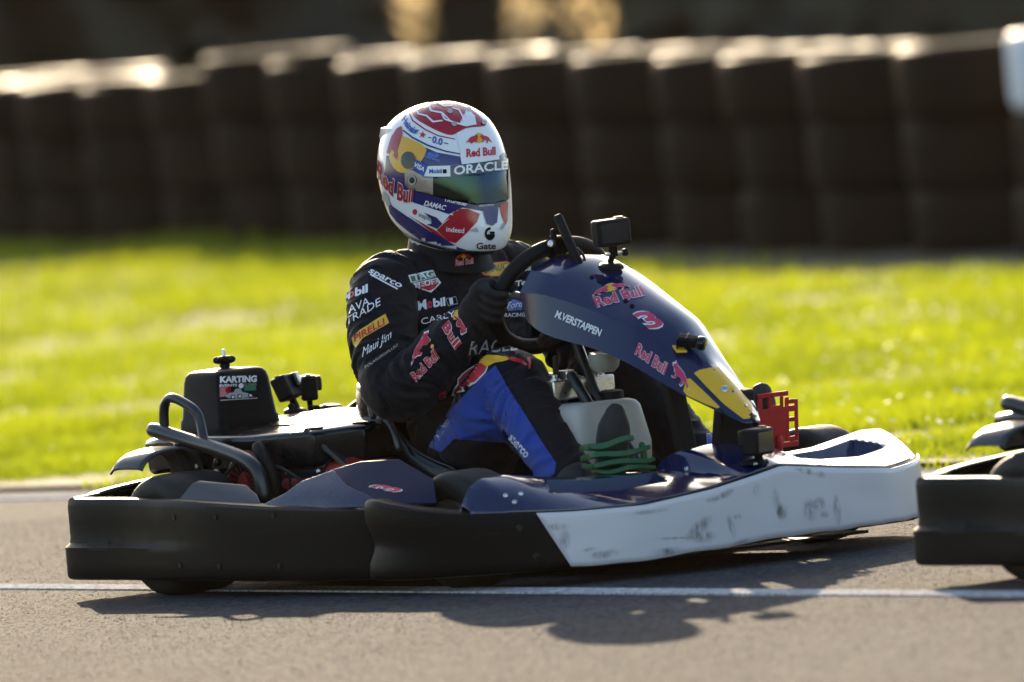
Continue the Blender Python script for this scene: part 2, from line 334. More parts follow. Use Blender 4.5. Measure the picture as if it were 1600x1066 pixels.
def blades(name, X, Y, Z, H, W, m, lean=.5, label=None, category=None):
    n = len(X); a = rng.uniform(0, 2 * PI, n); l = rng.uniform(.1, lean, n) * H; la = rng.uniform(0, 2 * PI, n)
    dx, dy = np.cos(a) * W / 2, np.sin(a) * W / 2; lx, ly = np.cos(la) * l, np.sin(la) * l
    P = np.zeros((n, 5, 3))
    P[:, 0] = np.stack([X - dx, Y - dy, Z], 1); P[:, 1] = np.stack([X + dx, Y + dy, Z], 1)
    P[:, 2] = np.stack([X + dx * .7 + lx * .35, Y + dy * .7 + ly * .35, Z + H * .6], 1); P[:, 3] = np.stack([X - dx * .7 + lx * .35, Y - dy * .7 + ly * .35, Z + H * .6], 1)
    P[:, 4] = np.stack([X + lx, Y + ly, Z + H], 1)
    me = bpy.data.meshes.new(name); me.vertices.add(n * 5); me.vertices.foreach_set('co', P.reshape(-1))
    base = np.arange(n)[:, None] * 5; idx = np.concatenate([base + np.array([[0, 1, 2, 3]]), base + np.array([[3, 2, 4]])], 1).reshape(-1)
    me.loops.add(n * 7); me.loops.foreach_set('vertex_index', idx.astype(np.int32))
    ls = (np.arange(n)[:, None] * 7 + np.array([[0, 4]])).reshape(-1)
    me.polygons.add(n * 2); me.polygons.foreach_set('loop_start', ls.astype(np.int32))
    me.update(calc_edges=True); me.materials.append(m)
    o = bpy.data.objects.new(name, me); COL.objects.link(o); tag(o, label=label, cat=category, kind='stuff'); return o
def verge_points(n, y0, y1, spread):
    Y = rng.uniform(y0, y1, n); X = rng.uniform(-1, 1, n) * (Y * .0385 + spread)
    k = kart_y(X, Y); wd = 54.5 - 3.05 * X - 1.1; keep = (k > 2.52 + rng.uniform(0, .2, n) + .28 * np.array([noise.noise(Vector((x * 1.7, y * 1.7, 9))) for x, y in zip(X, Y)])) & (Y < wd + rng.normal(0, .5, n)); return X[keep], Y[keep]  # grass stops short of the tyres; bare dark soil deepens the wall's shade there
def patchiness(X, Y, s):
    return np.array([noise.noise(Vector((x * s, y * s, 3.1))) for x, y in zip(X, Y)])
def grass():
    parts = [verge_points(170000, 31.5, 41, 1.0), verge_points(120000, 41, 62, 1.4)]
    for y0, y1, n in ((31, 41, 150000), (41, 64, 130000)):      # thinner turf out to both sides
        X, Y = verge_points(n, y0, y1, 5.5); k = np.abs(X) > Y * .0385 + .9; parts.append((X[k], Y[k]))
    X = np.concatenate([p[0] for p in parts]); Y = np.concatenate([p[1] for p in parts])
    pt = patchiness(X, Y, 1.3); keep = rng.uniform(0, 1, len(X)) < np.clip(.95 + pt * 2.0, .08, 1); X, Y, pt = X[keep], Y[keep], pt[keep]
    k = kart_y(X, Y); Z = terrain_z(Y) * np.clip((k - 2.6) / 1.2, 0, 1) - .004
    H = rng.uniform(.03, .065, len(X)) * (1 + .9 * pt) * np.clip(.55 + (k - 2.5) * .5, .5, 1.15); W = rng.uniform(.004, .008, len(X)) * np.where(Y > 41, 1.9, 1.15)
    blades('grass', X, Y, Z, H, W, M['grass'], .8, 'bright sunlit green grass between the track and the tyres', 'grass')
grass()
def pale_specks():  # small whitish discs strewn among the blades, denser to the right
    X, Y = verge_points(1300, 32.5, 48, .8); keep = X > rng.uniform(-2.5, 1.2, len(X)); X, Y = X[keep], Y[keep]
    V = []; F = []
    for x, y in zip(X, Y):
        z = float(terrain_z(y)) + random.uniform(.045, .07); r = random.uniform(.004, .009); b = len(V); tx, ty = random.uniform(-.6, .6), random.uniform(-.6, .6)
        for k in range(7):
            a = 2 * PI * k / 7; dx, dy = math.cos(a) * r, math.sin(a) * r; V.append((x + dx, y + dy, z + dx * tx + dy * ty))
        F.append(tuple(range(b, b + 7)))
    o = mobj('pale_specks', V, F, M['pale_speck'], smooth=False); tag(o, 'tiny pale specks scattered in the sunlit grass', 'flowers', kind='stuff')
pale_specks()

# ------------------------------------------------------------------ tyre barrier
def tyre_mesh(name, R, Wd, m, n=40):
    h = Wd / 2; prof = [(R * .60, -h * .55), (R * .62, -h * .7), (R * .70, -h * .80), (R * .80, -h * .93), (R * .88, -h * .995), (R * .93, -h), (R * .97, -h * .90), (R * .993, -h * .74), (R, -h * .5), (R, h * .5), (R * .993, h * .74), (R * .97, h * .90), (R * .93, h), (R * .88, h * .995), (R * .80, h * .93), (R * .70, h * .80), (R * .62, h * .7), (R * .60, h * .55), (R * .64, 0)]
    rings = [[(r * math.cos(2 * PI * k / n), r * math.sin(2 * PI * k / n), z) for k in range(n)] for r, z in prof]; rings.append(rings[0])
    V, F = loft(rings, True, False); me = bpy.data.meshes.new(name); me.from_pydata(V, [], F)
    bm = bmesh.new(); bm.from_mesh(me); bmesh.ops.remove_doubles(bm, verts=bm.verts, dist=1e-5); bmesh.ops.recalc_face_normals(bm, faces=bm.faces); bm.to_mesh(me); bm.free()
    me.polygons.foreach_set('use_smooth', [True] * len(me.polygons)); me.materials.append(m); return me
ORD = ['first', 'second', 'third', 'fourth', 'fifth', 'sixth', 'seventh', 'eighth', 'ninth', 'tenth', 'eleventh', 'twelfth', 'thirteenth', 'fourteenth', 'fifteenth', 'sixteenth', 'seventeenth']
T_R, T_W = .325, .262
tm = tyre_mesh('barrier_tyre', T_R, T_W, M['barrier_rubber']); tw = tyre_mesh('white_tyre', T_R, T_W, M['barrier_white'])
edges = [-17, 55, 138, 247, 344, 441, 545, 659, 779, 917, 1039, 1153, 1271, 1414, 1586]
tops = [134, 128, 128, 116, 83, 92, 92, 86, 86, 84, 84, 82, 82, 70, 45]
outer = [(-92, 136), (-165, 138), (-238, 138), (-310, 140), (-380, 140), (-450, 141), (1735, 60), (1890, 52), (2050, 45)]
def barrier():
    LV = ['bottom', 'middle', 'top']
    for i, (e, tp) in enumerate(list(zip(edges, tops)) + outer):
        D = 58.3 - 8.4 * (e + 10) / 1600
        p = world_at(e, tp + 150, D); cx = p.x + T_R * .985; zb = float(terrain_z(D)) - .02
        ztop = world_at(e + 60, tp, D).z; hgt = (ztop - zb) / 3
        for k in range(3):
            last = i == len(edges) - 1; beyond = i >= len(edges)
            o = bpy.data.objects.new('tyre', tw if (last and k > 1) else tm); COL.objects.link(o)
            o.location = (cx + random.uniform(-.022, .022) - .012 * k, D + random.uniform(-.04, .04), zb + hgt * (k + .5)); o.scale = (1, 1, hgt / T_W * .995); o.rotation_euler = (random.uniform(-.015, .015), random.uniform(-.012, .012), random.uniform(0, 6))
            if beyond: tag(o, f'black {LV[k]} tyre of the {ORD[i - len(edges) if e < 0 else i - len(edges) - 6]} stack ' + ('leftwards beyond the picture edge' if e < 0 else 'counted on past the white one'), 'tyre')
            elif last and k > 1: tag(o, f'white painted {LV[k]} tyre at the right end of the barrier', 'tyre')
            elif last: tag(o, f'black {LV[k]} tyre under the white one at the barrier\'s right end', 'tyre')
            else: tag(o, f'black {LV[k]} tyre, {ORD[i]} stack from the left, front row of the barrier', 'tyre')
            o['group'] = 'tyres stacked in the barrier'
    n = 0
    for i in range(15):       # second row
        px = -60 + i * 116; D = 60.5 - 8.2 * px / 1600; p = world_at(px, 200, D); zb = float(terrain_z(D)) - .02
        drop = .05 if 100 < px < 500 else 0
        for k in range(3):
            o = bpy.data.objects.new('tyre', tm); COL.objects.link(o)
            o.location = (p.x + .3, D, zb + (.236 - drop) * (k + .5)); o.scale = (1, 1, (.236 - drop) / T_W); o.rotation_euler = (0, 0, random.uniform(0, 6))
            tag(o, f'black {LV[k]} tyre, {ORD[i]} stack from the left, back row of the barrier', 'tyre', 'tyres stacked behind the front row')
barrier()

# dark wood and dry weeds behind the barrier
def backdrop():
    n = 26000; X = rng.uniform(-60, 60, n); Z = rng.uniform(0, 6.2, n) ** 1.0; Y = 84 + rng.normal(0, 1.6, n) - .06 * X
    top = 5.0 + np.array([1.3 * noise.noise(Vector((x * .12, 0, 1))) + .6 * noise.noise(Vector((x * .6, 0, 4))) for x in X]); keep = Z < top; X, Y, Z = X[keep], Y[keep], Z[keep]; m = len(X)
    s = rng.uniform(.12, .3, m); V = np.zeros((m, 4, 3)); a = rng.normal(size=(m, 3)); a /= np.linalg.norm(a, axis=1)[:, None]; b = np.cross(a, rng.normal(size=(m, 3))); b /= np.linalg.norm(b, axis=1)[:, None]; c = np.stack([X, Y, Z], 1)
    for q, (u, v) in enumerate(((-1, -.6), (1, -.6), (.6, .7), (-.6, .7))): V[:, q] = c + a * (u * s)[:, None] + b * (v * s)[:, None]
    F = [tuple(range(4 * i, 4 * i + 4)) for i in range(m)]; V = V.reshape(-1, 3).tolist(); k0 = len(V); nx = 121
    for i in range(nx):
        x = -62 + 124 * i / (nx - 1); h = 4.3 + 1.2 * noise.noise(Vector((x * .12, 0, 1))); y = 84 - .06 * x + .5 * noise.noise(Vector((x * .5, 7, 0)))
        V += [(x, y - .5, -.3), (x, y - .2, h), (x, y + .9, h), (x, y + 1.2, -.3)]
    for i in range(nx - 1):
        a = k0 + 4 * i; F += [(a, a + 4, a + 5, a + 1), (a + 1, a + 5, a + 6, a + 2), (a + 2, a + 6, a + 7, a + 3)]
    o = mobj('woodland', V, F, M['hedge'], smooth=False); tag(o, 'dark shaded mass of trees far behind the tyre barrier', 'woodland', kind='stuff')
backdrop()
def weeds(label, px0, px1, D, n, zlo, zhi):
    V = []; F = []; a = world_at(px0, 40, D).x; b = world_at(px1, 40, D).x
    for i in range(n):
        x = random.uniform(a, b); y = D + random.uniform(-.5, .5); z0 = float(terrain_z(D)); h = random.uniform(zlo, zhi); lx, ly = random.uniform(-.12, .12), random.uniform(-.1, .1)
        v, f = tubegeo([(x, y, z0), (x + lx * .4, y + ly * .4, z0 + h * .6), (x + lx, y + ly, z0 + h)], [.003, .0025, .002], 4); k = len(V); V += v; F += [tuple(q + k for q in t) for t in f]
        for j in range(5):     # broad dry leaves
            t = random.uniform(.65, 1.05); c = Vector((x + lx * t + random.uniform(-.04, .04), y + ly * t + random.uniform(-.04, .04), z0 + h * t)); s = random.uniform(.022, .048); k = len(V)
            u = Vector((random.gauss(0, 1), random.gauss(0, 1), random.gauss(0, 1))).normalized(); w_ = u.orthogonal().normalized()
            V += [c - u * s * 1.6, c + w_ * s * .6, c + u * s * 1.6, c - w_ * s * .6]; F.append((k, k + 1, k + 2, k + 3))
    o = mobj('dry_weeds', V, F, M['dry_stalk'], smooth=False); tag(o, label, 'weeds', kind='stuff')
weeds('narrow clump of sunlit dry weeds behind the barrier, above left of the helmet', 605, 690, 64.5, 9, .8, 1.15)
weeds('broad clump of sunlit dry weeds behind the barrier, above right of the helmet', 780, 975, 64, 22, .8, 1.12)

# ------------------------------------------------------------------ decals: flat print pressed onto a surface
UV_CACHE = {}
def text_mesh(txt, bold, shear):
    key = (txt, bold, shear)
    if key in UV_CACHE: return UV_CACHE[key]
    cu = bpy.data.curves.new('print', 'FONT'); cu.body = txt; cu.offset = bold; cu.shear = shear; cu.resolution_u = 3; cu.fill_mode = 'FRONT'
    o = bpy.data.objects.new('print', cu); COL.objects.link(o); dg = bpy.context.evaluated_depsgraph_get(); ev = o.evaluated_get(dg); me = ev.to_mesh()
    V = [tuple(v.co) for v in me.vertices]; F = [tuple(p.vertices) for p in me.polygons]; ev.to_mesh_clear(); bpy.data.objects.remove(o); bpy.data.curves.remove(cu)
    xs = [v[0] for v in V]; x0, x1 = min(xs), max(xs); UV_CACHE[key] = ([((v[0] - x0) / (x1 - x0), v[1] / .70) for v in V], F); return UV_CACHE[key]
BVH = {}
def bvh(o):
    if o.name not in BVH:
        bpy.context.view_layer.update(); BVH[o.name] = BVHTree.FromObject(o, bpy.context.evaluated_depsgraph_get())
    return BVH[o.name]
def press(target, P2, F, m, layer=1, name='emblem', parent=None, step=7.0, lift=.0009, thick=0, fade=None):
    """P2: outline points in the three-quarter drawing; pressed straight onto the target's surface"""
    bm = bmesh.new(); vs = [bm.verts.new((x, y, 0)) for x, y in P2]
    for f in F:
        try: bm.faces.new([vs[i] for i in f])
        except ValueError: pass
    bmesh.ops.triangulate(bm, faces=bm.faces)
    xs = [p[0] for p in P2]; ys = [p[1] for p in P2]
    for ax, lo, hi in ((0, min(xs), max(xs)), (1, min(ys), max(ys))):
        k = math.floor(lo / step) + 1
        while k * step < hi:
            co = [0, 0, 0]; co[ax] = k * step; no = [0, 0, 0]; no[ax] = 1
            bmesh.ops.bisect_plane(bm, geom=bm.verts[:] + bm.edges[:] + bm.faces[:], plane_co=co, plane_no=no, dist=1e-4); k += 1
    tree = bvh(target); dead = []
    if fade:
        (cx, cy), rx, ry, ro = fade; fl = bm.verts.layers.float.new('fade'); cr_, sr_ = math.cos(ro), math.sin(ro)
        for v in bm.verts:
            dx, dy = v.co.x - cx, v.co.y - cy; v[fl] = max(0, 1 - ((dx * cr_ + dy * sr_) / rx) ** 2 - ((-dx * sr_ + dy * cr_) / ry) ** 2)
    for v in bm.verts:
        p = at(v.co.x, v.co.y, y=0); hit, nrm, _, _ = tree.ray_cast(p - VD * 4, VD)
        if hit is None: dead.append(v); continue
        if nrm.dot(VD) > 0: nrm = -nrm
        v.co = hit + (nrm * .75 - VD * .25) * lift * layer
    bmesh.ops.delete(bm, geom=dead, context='VERTS')
    for f in list(bm.faces):      # faces that straddle a fold of the surface
        if max(e.calc_length() for e in f.edges) > .05: bm.faces.remove(f)
    for v in [v for v in bm.verts if not v.link_faces]: bm.verts.remove(v)
    if not bm.faces: bm.free(); return None
    for f in bm.faces: f.smooth = True
    bmesh.ops.recalc_face_normals(bm, faces=bm.faces)
    me = bpy.data.meshes.new(name); bm.to_mesh(me); bm.free(); me.materials.append(m)
    o = bpy.data.objects.new(name, me); COL.objects.link(o); o.parent = target
    if thick:
        q = o.modifiers.new('thick', 'SOLIDIFY'); q.thickness = thick; q.offset = 0
    return o
def T(target, txt, p0, p1, v, m, layer=2, bold=0.0, shear=0.0, bend=0.0, outline=None, ow=.03, step=4.0):
    """lettering from baseline start p0 to baseline end p1, cap height vector v"""
    for mm, ly, bo in (((outline, layer - 1, bold + ow),) if outline else ()) + ((m, layer, bold),):
        if mm is None: continue
        uv, F = text_mesh(txt, bo, shear); P = []
        for a, b in uv:
            s = bend * 4 * a * (1 - a); P.append((p0[0] + (p1[0] - p0[0]) * a + v[0] * b, p0[1] + (p1[1] - p0[1]) * a + v[1] * b + s))
        press(target, P, F, M[mm], ly, 'lettering', step=step)
def G(target, pts, m, layer=1, name='emblem', smooth=0, step=7.0, **k):
    if smooth:
        q = spline([(x, y, 0) for x, y in pts] + [(pts[0][0], pts[0][1], 0)], smooth)[:-1]; pts = [(p.x, p.y) for p in q]
    return press(target, pts, [tuple(range(len(pts)))], M[m], layer, name, step=step, **k)
def ell(c, rx, ry, n=24, rot=0):
    return [(c[0] + rx * math.cos(t) * math.cos(rot) - ry * math.sin(t) * math.sin(rot), c[1] + rx * math.cos(t) * math.sin(rot) + ry * math.sin(t) * math.cos(rot)) for t in [2 * PI * k / n for k in range(n)]]
BULL = [(0, .1), (.06, .28), (.16, .36), (.2, .5), (.3, .62), (.42, .74), (.6, .8), (.76, .86), (.88, 1.0), (.9, .88), (1, .8), (.97, .66), (.88, .58), (.84, .44), (.74, .4), (.8, .24), (.92, .2), (.86, .12), (.7, .2), (.62, .38), (.48, .36), (.42, .2), (.5, .06), (.4, .0), (.32, .16), (.3, .32), (.2, .26), (.1, .14)]
def bull(target, o, ux, uy, m='p_red', layer=2, white=None):
    f = lambda a, b: (o[0] + ux[0] * a + uy[0] * b, o[1] + ux[1] * a + uy[1] * b)
    pts = [f(a, b) for a, b in BULL]
    if white:
        c = f(.5, .45); G(target, [(c[0] + (x - c[0]) * 1.09, c[1] + (y - c[1]) * 1.13) for x, y in pts], white, layer - 1)
    G(target, pts, m, layer)
def two_bulls(target, o, ux, uy, layer=2, red='p_red', white=None):
    """two charging bulls before a yellow sun; o lower left corner, ux width vector, uy height vector"""
    f = lambda a, b: (o[0] + ux[0] * a + uy[0] * b, o[1] + ux[1] * a + uy[1] * b)
    G(target, [f(.5 + .19 * math.cos(t), .52 + .46 * math.sin(t)) for t in [2 * PI * k / 20 for k in range(20)]], 'p_yellow', layer)
    for s in (0, 1):
        a = f(0, 0) if s == 0 else f(1, 0); sx = .46 if s == 0 else -.46
        bull(target, a, (ux[0] * sx, ux[1] * sx), (uy[0] * .85, uy[1] * .85), red, layer + 1, white)

# ------------------------------------------------------------------ the go-kart
KART = root('go_kart', 'navy and black go-kart number 3 with a scuffed white front plate', 'go-kart', KO, group='karts on the track')
def npath(pts):
    """inward normals of a plan path running rear to front along the kart's right side and across the nose"""
    P = [Vector(p) for p in pts]; out = []
    for i in range(len(P)):
        t = (P[min(i + 1, len(P) - 1)] - P[max(i - 1, 0)]).normalized(); out.append(Vector((-t.y, t.x)))
    return out
def bumper(name, path, zb, zt, prof, m, mod=None, sub=5):
    n = len(path); P = spline([(p[0], p[1], 0) for p in path], sub); tt = [i / (len(P) - 1) * (n - 1) for i in range(len(P))]
    NZ = npath([(p.x, p.y) for p in P]); rings = []
    for i, p in enumerate(P):
        b = float(np.interp(tt[i], range(n), zb)); t = float(np.interp(tt[i], range(n), zt)); r = []
        for d, f in prof:
            d2 = d + (mod(p, f, d) if mod else 0); r.append((p.x + NZ[i].x * d2, p.y + NZ[i].y * d2, b + (t - b) * f))
        rings.append(r)
    V, F = loft(rings); return mobj(name, V, F, m, KART, auto=32)
PROF = [(.03, .02), (.012, 0), (.003, .02), (0, .06), (0, .2), (0, .34), (0, .40), (0, .45), (0, .52), (0, .7), (0, .9), (.002, .955), (.008, .99), (.016, 1.0), (.04, 1.0), (.045, .97), (.04, .93), (.016, .9), (.014, .5), (.016, .1)]
def pod_mod(p, f, d):
    k = max(0, min(1, (-.25 - p.x) / .3))
    s = max(0, min(1, (f - .40) / .06)) * (1 if d < .02 else 0)
    return .014 * k * s + .004 * math.sin(p.x * 9) * (1 if d < .02 else 0) * .6
pod = bumper('side_bumper', [(-.84, -.56), (-.825, -.635), (-.79, -.662), (-.60, -.672), (-.3, -.69), (0, -.69), (.2, -.68), (.36, -.655), (.42, -.6)], [.045] * 3 + [.043, .04, .036, .034, .034, .034], [.238, .236, .234, .232, .225, .208, .2, .198, .195], PROF, M['black_plastic'], pod_mod)
FPATH = [(.40, -.60), (.352, -.645), (.362, -.688), (.42, -.703), (.52, -.698), (.63, -.668), (.75, -.61), (.87, -.50), (.95, -.36), (.985, -.19), (1.0, 0), (.985, .19), (.95, .36), (.87, .50), (.75, .61), (.63, .668), (.5, .70), (.40, .68), (.36, .62)]
FZB = [.05, .04, .036, .034, .034, .036, .037, .038, .037, .046, .052, .052, .050, .046, .046, .046, .046, .046, .05]
FZT = [.205, .213, .218, .216, .200, .186, .176, .169, .168, .186, .219, .196, .179, .185, .19, .195, .2, .2, .2]
def fb_mod(p, f, d):
    if d > .02 or p.y > 0: return 0
    k = max(0, 1 - abs(f - .44) / .30); s = max(0, min(1, (.66 - p.x) / .3))
    k = k * k * (3 - 2 * k); return .017 * k * s * s * (1 if p.y < -.5 else 0)
fbump = bumper('front_bumper', FPATH, FZB, FZT, PROF, M['black_plastic'], fb_mod)
# rear bumper running across behind the wheels
bumper('rear_bumper', [(-.79, .662), (-.83, .63), (-.855, .5), (-.865, .2), (-.865, -.2), (-.86, -.45), (-.845, -.57)], [.06] * 7, [.24, .25, .265, .27, .265, .25, .238], PROF, M['black_plastic'])
lp = bumper('side_bumper', [(.42, .60), (.36, .655), (.2, .68), (0, .69), (-.3, .69), (-.6, .672), (-.79, .662), (-.84, .56)], [.04] * 8, [.2, .2, .2, .21, .22, .23, .234, .236], PROF, M['black_plastic'])
# white plate on the front bumper
def plate():
    n = len(FPATH); sub = 8; P = spline([(a, b, 0) for a, b in FPATH], sub); NZ = npath([(p.x, p.y) for p in P]); rings = []; Q = 90
    T0 = np.linspace(0, n - 1, len(P))
    for i in range(Q + 1):
        r = []
        for f in [k / 10 for k in range(11)]:
            t = 6.52 + (1 - f) * .40; t = t + (14.1 - t) * i / Q
            x, y, nx, ny = (float(np.interp(t, T0, a)) for a in ([p.x for p in P], [p.y for p in P], [q.x for q in NZ], [q.y for q in NZ]))
            zb = float(np.interp(t, range(n), FZB)) + .004 + .005 * noise.noise(Vector((t * 1.7, 0, 0))); zt = float(np.interp(t, range(n), FZT)) - .004
            d = .0055 + .002 * noise.noise(Vector((t, f * 2, 5))); r.append((x - nx * d, y - ny * d, zb + (zt - zb) * f))
        rings.append(r)
    V, F = loft(rings, False, False); o = mobj('front_plate', V, F, M['plate_white'], KART, solid=.003, auto=0)
    o['label'] = 'white plate with black tyre scuffs'; return o
PLATE = plate()

# nose fairing with two wings and a raised centre
def fairing():
    n = len(FPATH); P = [p for p in spline([(a, b, 0) for a, b in FPATH], 10)]; tt = [i / (len(P) - 1) * (n - 1) for i in range(len(P))]
    sel = [(p, t) for p, t in zip(P, tt) if 5.6 <= t <= 14.6]
    ys = [p.y for p, _ in sel]; xs = [p.x for p, _ in sel]; zs = [float(np.interp(t, range(n), FZT)) + .002 for _, t in sel]
    rows = []; NY, NV = 160, 40
    for i in range(NY + 1):
        y = -.645 + 1.29 * i / NY; xo = float(np.interp(y, ys, xs)) - .012; zo = float(np.interp(y, ys, zs)); ay = abs(y)
        xr = float(np.interp(ay, [0, .10, .12, .35, .56, .645], [.80, .80, .725, .69, .66, .655])); zr = float(np.interp(ay, [0, .05, .11, .13, .35, .52, .585, .62, .645], [.272, .27, .262, .222, .228, .252, .25, .232, .19]))
        row = []
        for j in range(NV + 1):
            v = j / NV; x = xr + (xo - xr) * v; z = zr + (zo - zr) * (v ** 1.08) + .004 * math.sin(PI * v)
            # slot in each wing
            a = (ay - .19 - .10 * (v - .3)) / .27
            if 0 < a < 1 and .18 < v < .62:
                e = min(min(a, 1 - a) / .04, (v - .18) / .03, 1); e = max(0, min(1, e)); z -= .030 * e * max(0, min(1, (.62 - v) / .16))
            row.append((x, y, z))
        row = [(row[0][0] - .004, y, row[0][2] - .05), (row[0][0] - .004, y, row[0][2] - .012)] + row + [(xo + .004, y, zo - .02)]
        rows.append(row)
    V, F = loft(rows, False, False); return mobj('nose_fairing', V, F, M['navy_paint'], KART, auto=28, solid=.004)
nose = fairing()

# steering fairing
ST = [  # lower, crease, shoulder1, shoulder2, centre (near side)
 [(.325, -.150, .575), (.312, -.152, .636), (.318, -.118, .684), (.322, -.058, .708), (.324, 0, .714)],
 [(.375, -.155, .548), (.37, -.146, .632), (.375, -.112, .676), (.38, -.056, .70), (.382, 0, .706)],
 [(.44, -.152, .528), (.434, -.135, .617), (.44, -.1, .655), (.446, -.05, .676), (.45, 0, .681)],
 [(.56, -.142, .50), (.545, -.118, .582), (.55, -.08, .609), (.556, -.04, .622), (.56, 0, .626)],
 [(.66, -.128, .462), (.64, -.100, .541), (.646, -.067, .559), (.652, -.034, .568), (.656, 0, .571)],
 [(.735, -.108, .42), (.698, -.08, .50), (.704, -.052, .512), (.71, -.026, .519), (.714, 0, .521)],
 [(.80, -.085, .382), (.755, -.056, .444), (.76, -.037, .453), (.766, -.018, .459), (.77, 0, .461)],
 [(.855, -.062, .352), (.815, -.045, .40), (.82, -.03, .407), (.826, -.015, .411), (.83, 0, .413)],
 [(.888, -.042, .332), (.866, -.034, .358), (.872, -.022, .364), (.878, -.011, .366), (.882, 0, .367)],
 [(.915, -.024, .315), (.908, -.022, .326), (.914, -.015, .330), (.92, -.008, .332), (.924, 0, .332)]]
def steer_fairing():
    rings = []
    for st in ST: rings.append([Vector(p) for p in st] + [Vector((x, -y, z)) for x, y, z in st[-2::-1]])
    k = len(rings[0]); cols = [spline([r[j] for r in rings], 4) for j in range(k)]; rings = [[c[i] for c in cols] for i in range(len(cols[0]))]
    # fold the lower edges in under the shell and the back edge down
    R2 = []
    for i, r in enumerate(rings):
        lo = r[0] + Vector((0, .018, -.002)); hi = r[-1] + Vector((0, -.018, -.002)); R2.append([lo] + r + [hi])
    back = [p + Vector((.012, 0, -.012)) * 1.0 + (Vector((.34, 0, .6)) - p) * .06 for p in R2[0]]; R2 = [back] + R2
    tip = [p * .25 + Vector((.925, 0, .318)) * .75 for p in R2[-1]]; R2.append(tip)
    V, F = loft(R2, False, False); F.append(tuple(range((len(R2) - 1) * len(tip), len(R2) * len(tip))))
    return mobj('steering_fairing', V, F, M['navy_paint'], KART, auto=26, solid=.004)
sf = steer_fairing()
# dark inner shell and stand below the fairing
def inner():
    rings = []
    for st in ST[1:9]:
        l = Vector(st[0]); c = Vector(st[4]); rings.append([(l.x, l.y + .02, l.z + .004), (c.x, c.y - .05, c.z - .03), (c.x, c.y + .05, c.z - .03), (l.x, -l.y - .02, l.z + .004)])
    V, F = loft(rings, True, True); mobj('fairing_liner', V, F, M['black_matte'], KART, auto=30)
inner()
obox('fairing_stand', (.80, .03, .27), (.25, 0, 1), (1, 0, 0), (.24, .10, .03), M['black_matte'], KART, .008)
obox('fairing_stand', (.66, .0, .33), (-.2, 0, 1), (1, 0, 0), (.32, .05, .025), M['black_matte'], KART, .006)

# floor, chassis rails, axles
box('floor_tray', (-.30, -.30, .035), (.93, .30, .042), M['black_matte'], KART, .002)
for s_ in (-1, 1):  # unseen panels added to stop sunlight leaking through under the kart
    box('pod_light_block', (-.34, min(.305 * s_, .66 * s_), .05), (.36, max(.305 * s_, .66 * s_), .056), M['black_matte'], KART, .002); box('nose_light_block', (.66, min(.305 * s_, .56 * s_), .06), (.80, max(.305 * s_, .56 * s_), .066), M['black_matte'], KART, .002)
    box('seat_light_block', (-.32, min(.24 * s_, .25 * s_), .05), (.40, max(.24 * s_, .25 * s_), .19), M['black_matte'], KART, .002)
for s in (-1, 1):
    tube('chassis_rail', [(-.72, .30 * s, .06), (-.2, .32 * s, .06), (.35, .32 * s, .06), (.62, .22 * s, .06), (.9, .2 * s, .07)], .016, M['tube_black'], KART)
    tube('bumper_bar', [(.86, .3 * s, .09), (.62, .62 * s, .10), (.4, .62 * s, .1), (-.6, .62 * s, .11), (-.8, .5 * s, .12)], .013, M['tube_black'], KART)
tube('rear_axle', [(-.51, -.46, .14), (-.51, 0, .14), (-.51, .46, .14)], .02, M['steel'], KART, sp=0)
tube('front_axle', [(.51, -.46, .133), (.51, 0, .11), (.51, .46, .133)], .014, M['tube_black'], KART)

def wheel(c, R, W, steer=0, out=-1):
    ax = Vector((math.sin(steer) * -out, math.cos(steer) * out, 0)); h = W / 2
    rim = lathe('wheel', c, ax, [(.02, -h * .7), (R * .42, -h * .75), (R * .50, -h * .95), (R * .52, -h * .95), (R * .5, -h * .8), (R * .40, -h * .3), (R * .40, h * .3), (R * .5, h * .75), (R * .53, h * .97), (R * .50, h * .97), (R * .46, h * .72), (R * .30, h * .5), (R * .28, h * .62), (R * .12, h * .66), (.005, h * .66)], M['aluminium'], KART, 32)
    prof = [(R * .52, -h * .86), (R * .60, -h * 1.0), (R * .78, -h * 1.02), (R * .90, -h * .97), (R * .965, -h * .86), (R * .99, -h * .72), (R, -h * .4), (R, h * .4), (R * .99, h * .72), (R * .965, h * .86), (R * .90, h * .97), (R * .78, h * 1.02), (R * .60, h), (R * .52, h * .86), (R * .5, 0)]
    f = frame(c, ax); n = 48; rings = [[f(r * math.cos(2 * PI * k / n), r * math.sin(2 * PI * k / n), a) for k in range(n)] for r, a in prof + prof[:1]]
    V, F = loft(rings, True, False); mobj('tyre', V, F, M['rubber'], rim, auto=0); return rim
wheel((-.51, -.53, .14), .14, .185); wheel((-.51, .53, .14), .14, .185, out=1)
wheel((.51, -.51, .133), .133, .125, steer=.06); wheel((.51, .51, .133), .133, .125, steer=.06, out=1)
# rear mudguard over the near rear wheel
def guard(s):
    prof = spline([(-.618, .296, 0), (-.605, .316, 0), (-.57, .333, 0), (-.51, .338, 0), (-.465, .328, 0), (-.44, .295, 0), (-.428, .24, 0), (-.424, .19, 0)], 4); rings = []
    for x, g in ((-.672, .93), (-.66, .985), (-.64, 1.0), (-.60, 1.0), (-.565, .99), (-.55, .97)):
        rings.append([(x + .02 * (q.y - .3) / .1, s * q.x, .14 + (q.y - .14) * g) for q in prof])
    V, F = loft(rings, False, False); mobj('mudguard', V, F, M['grey_plastic'], KART, solid=.005)
guard(1); guard(-1)

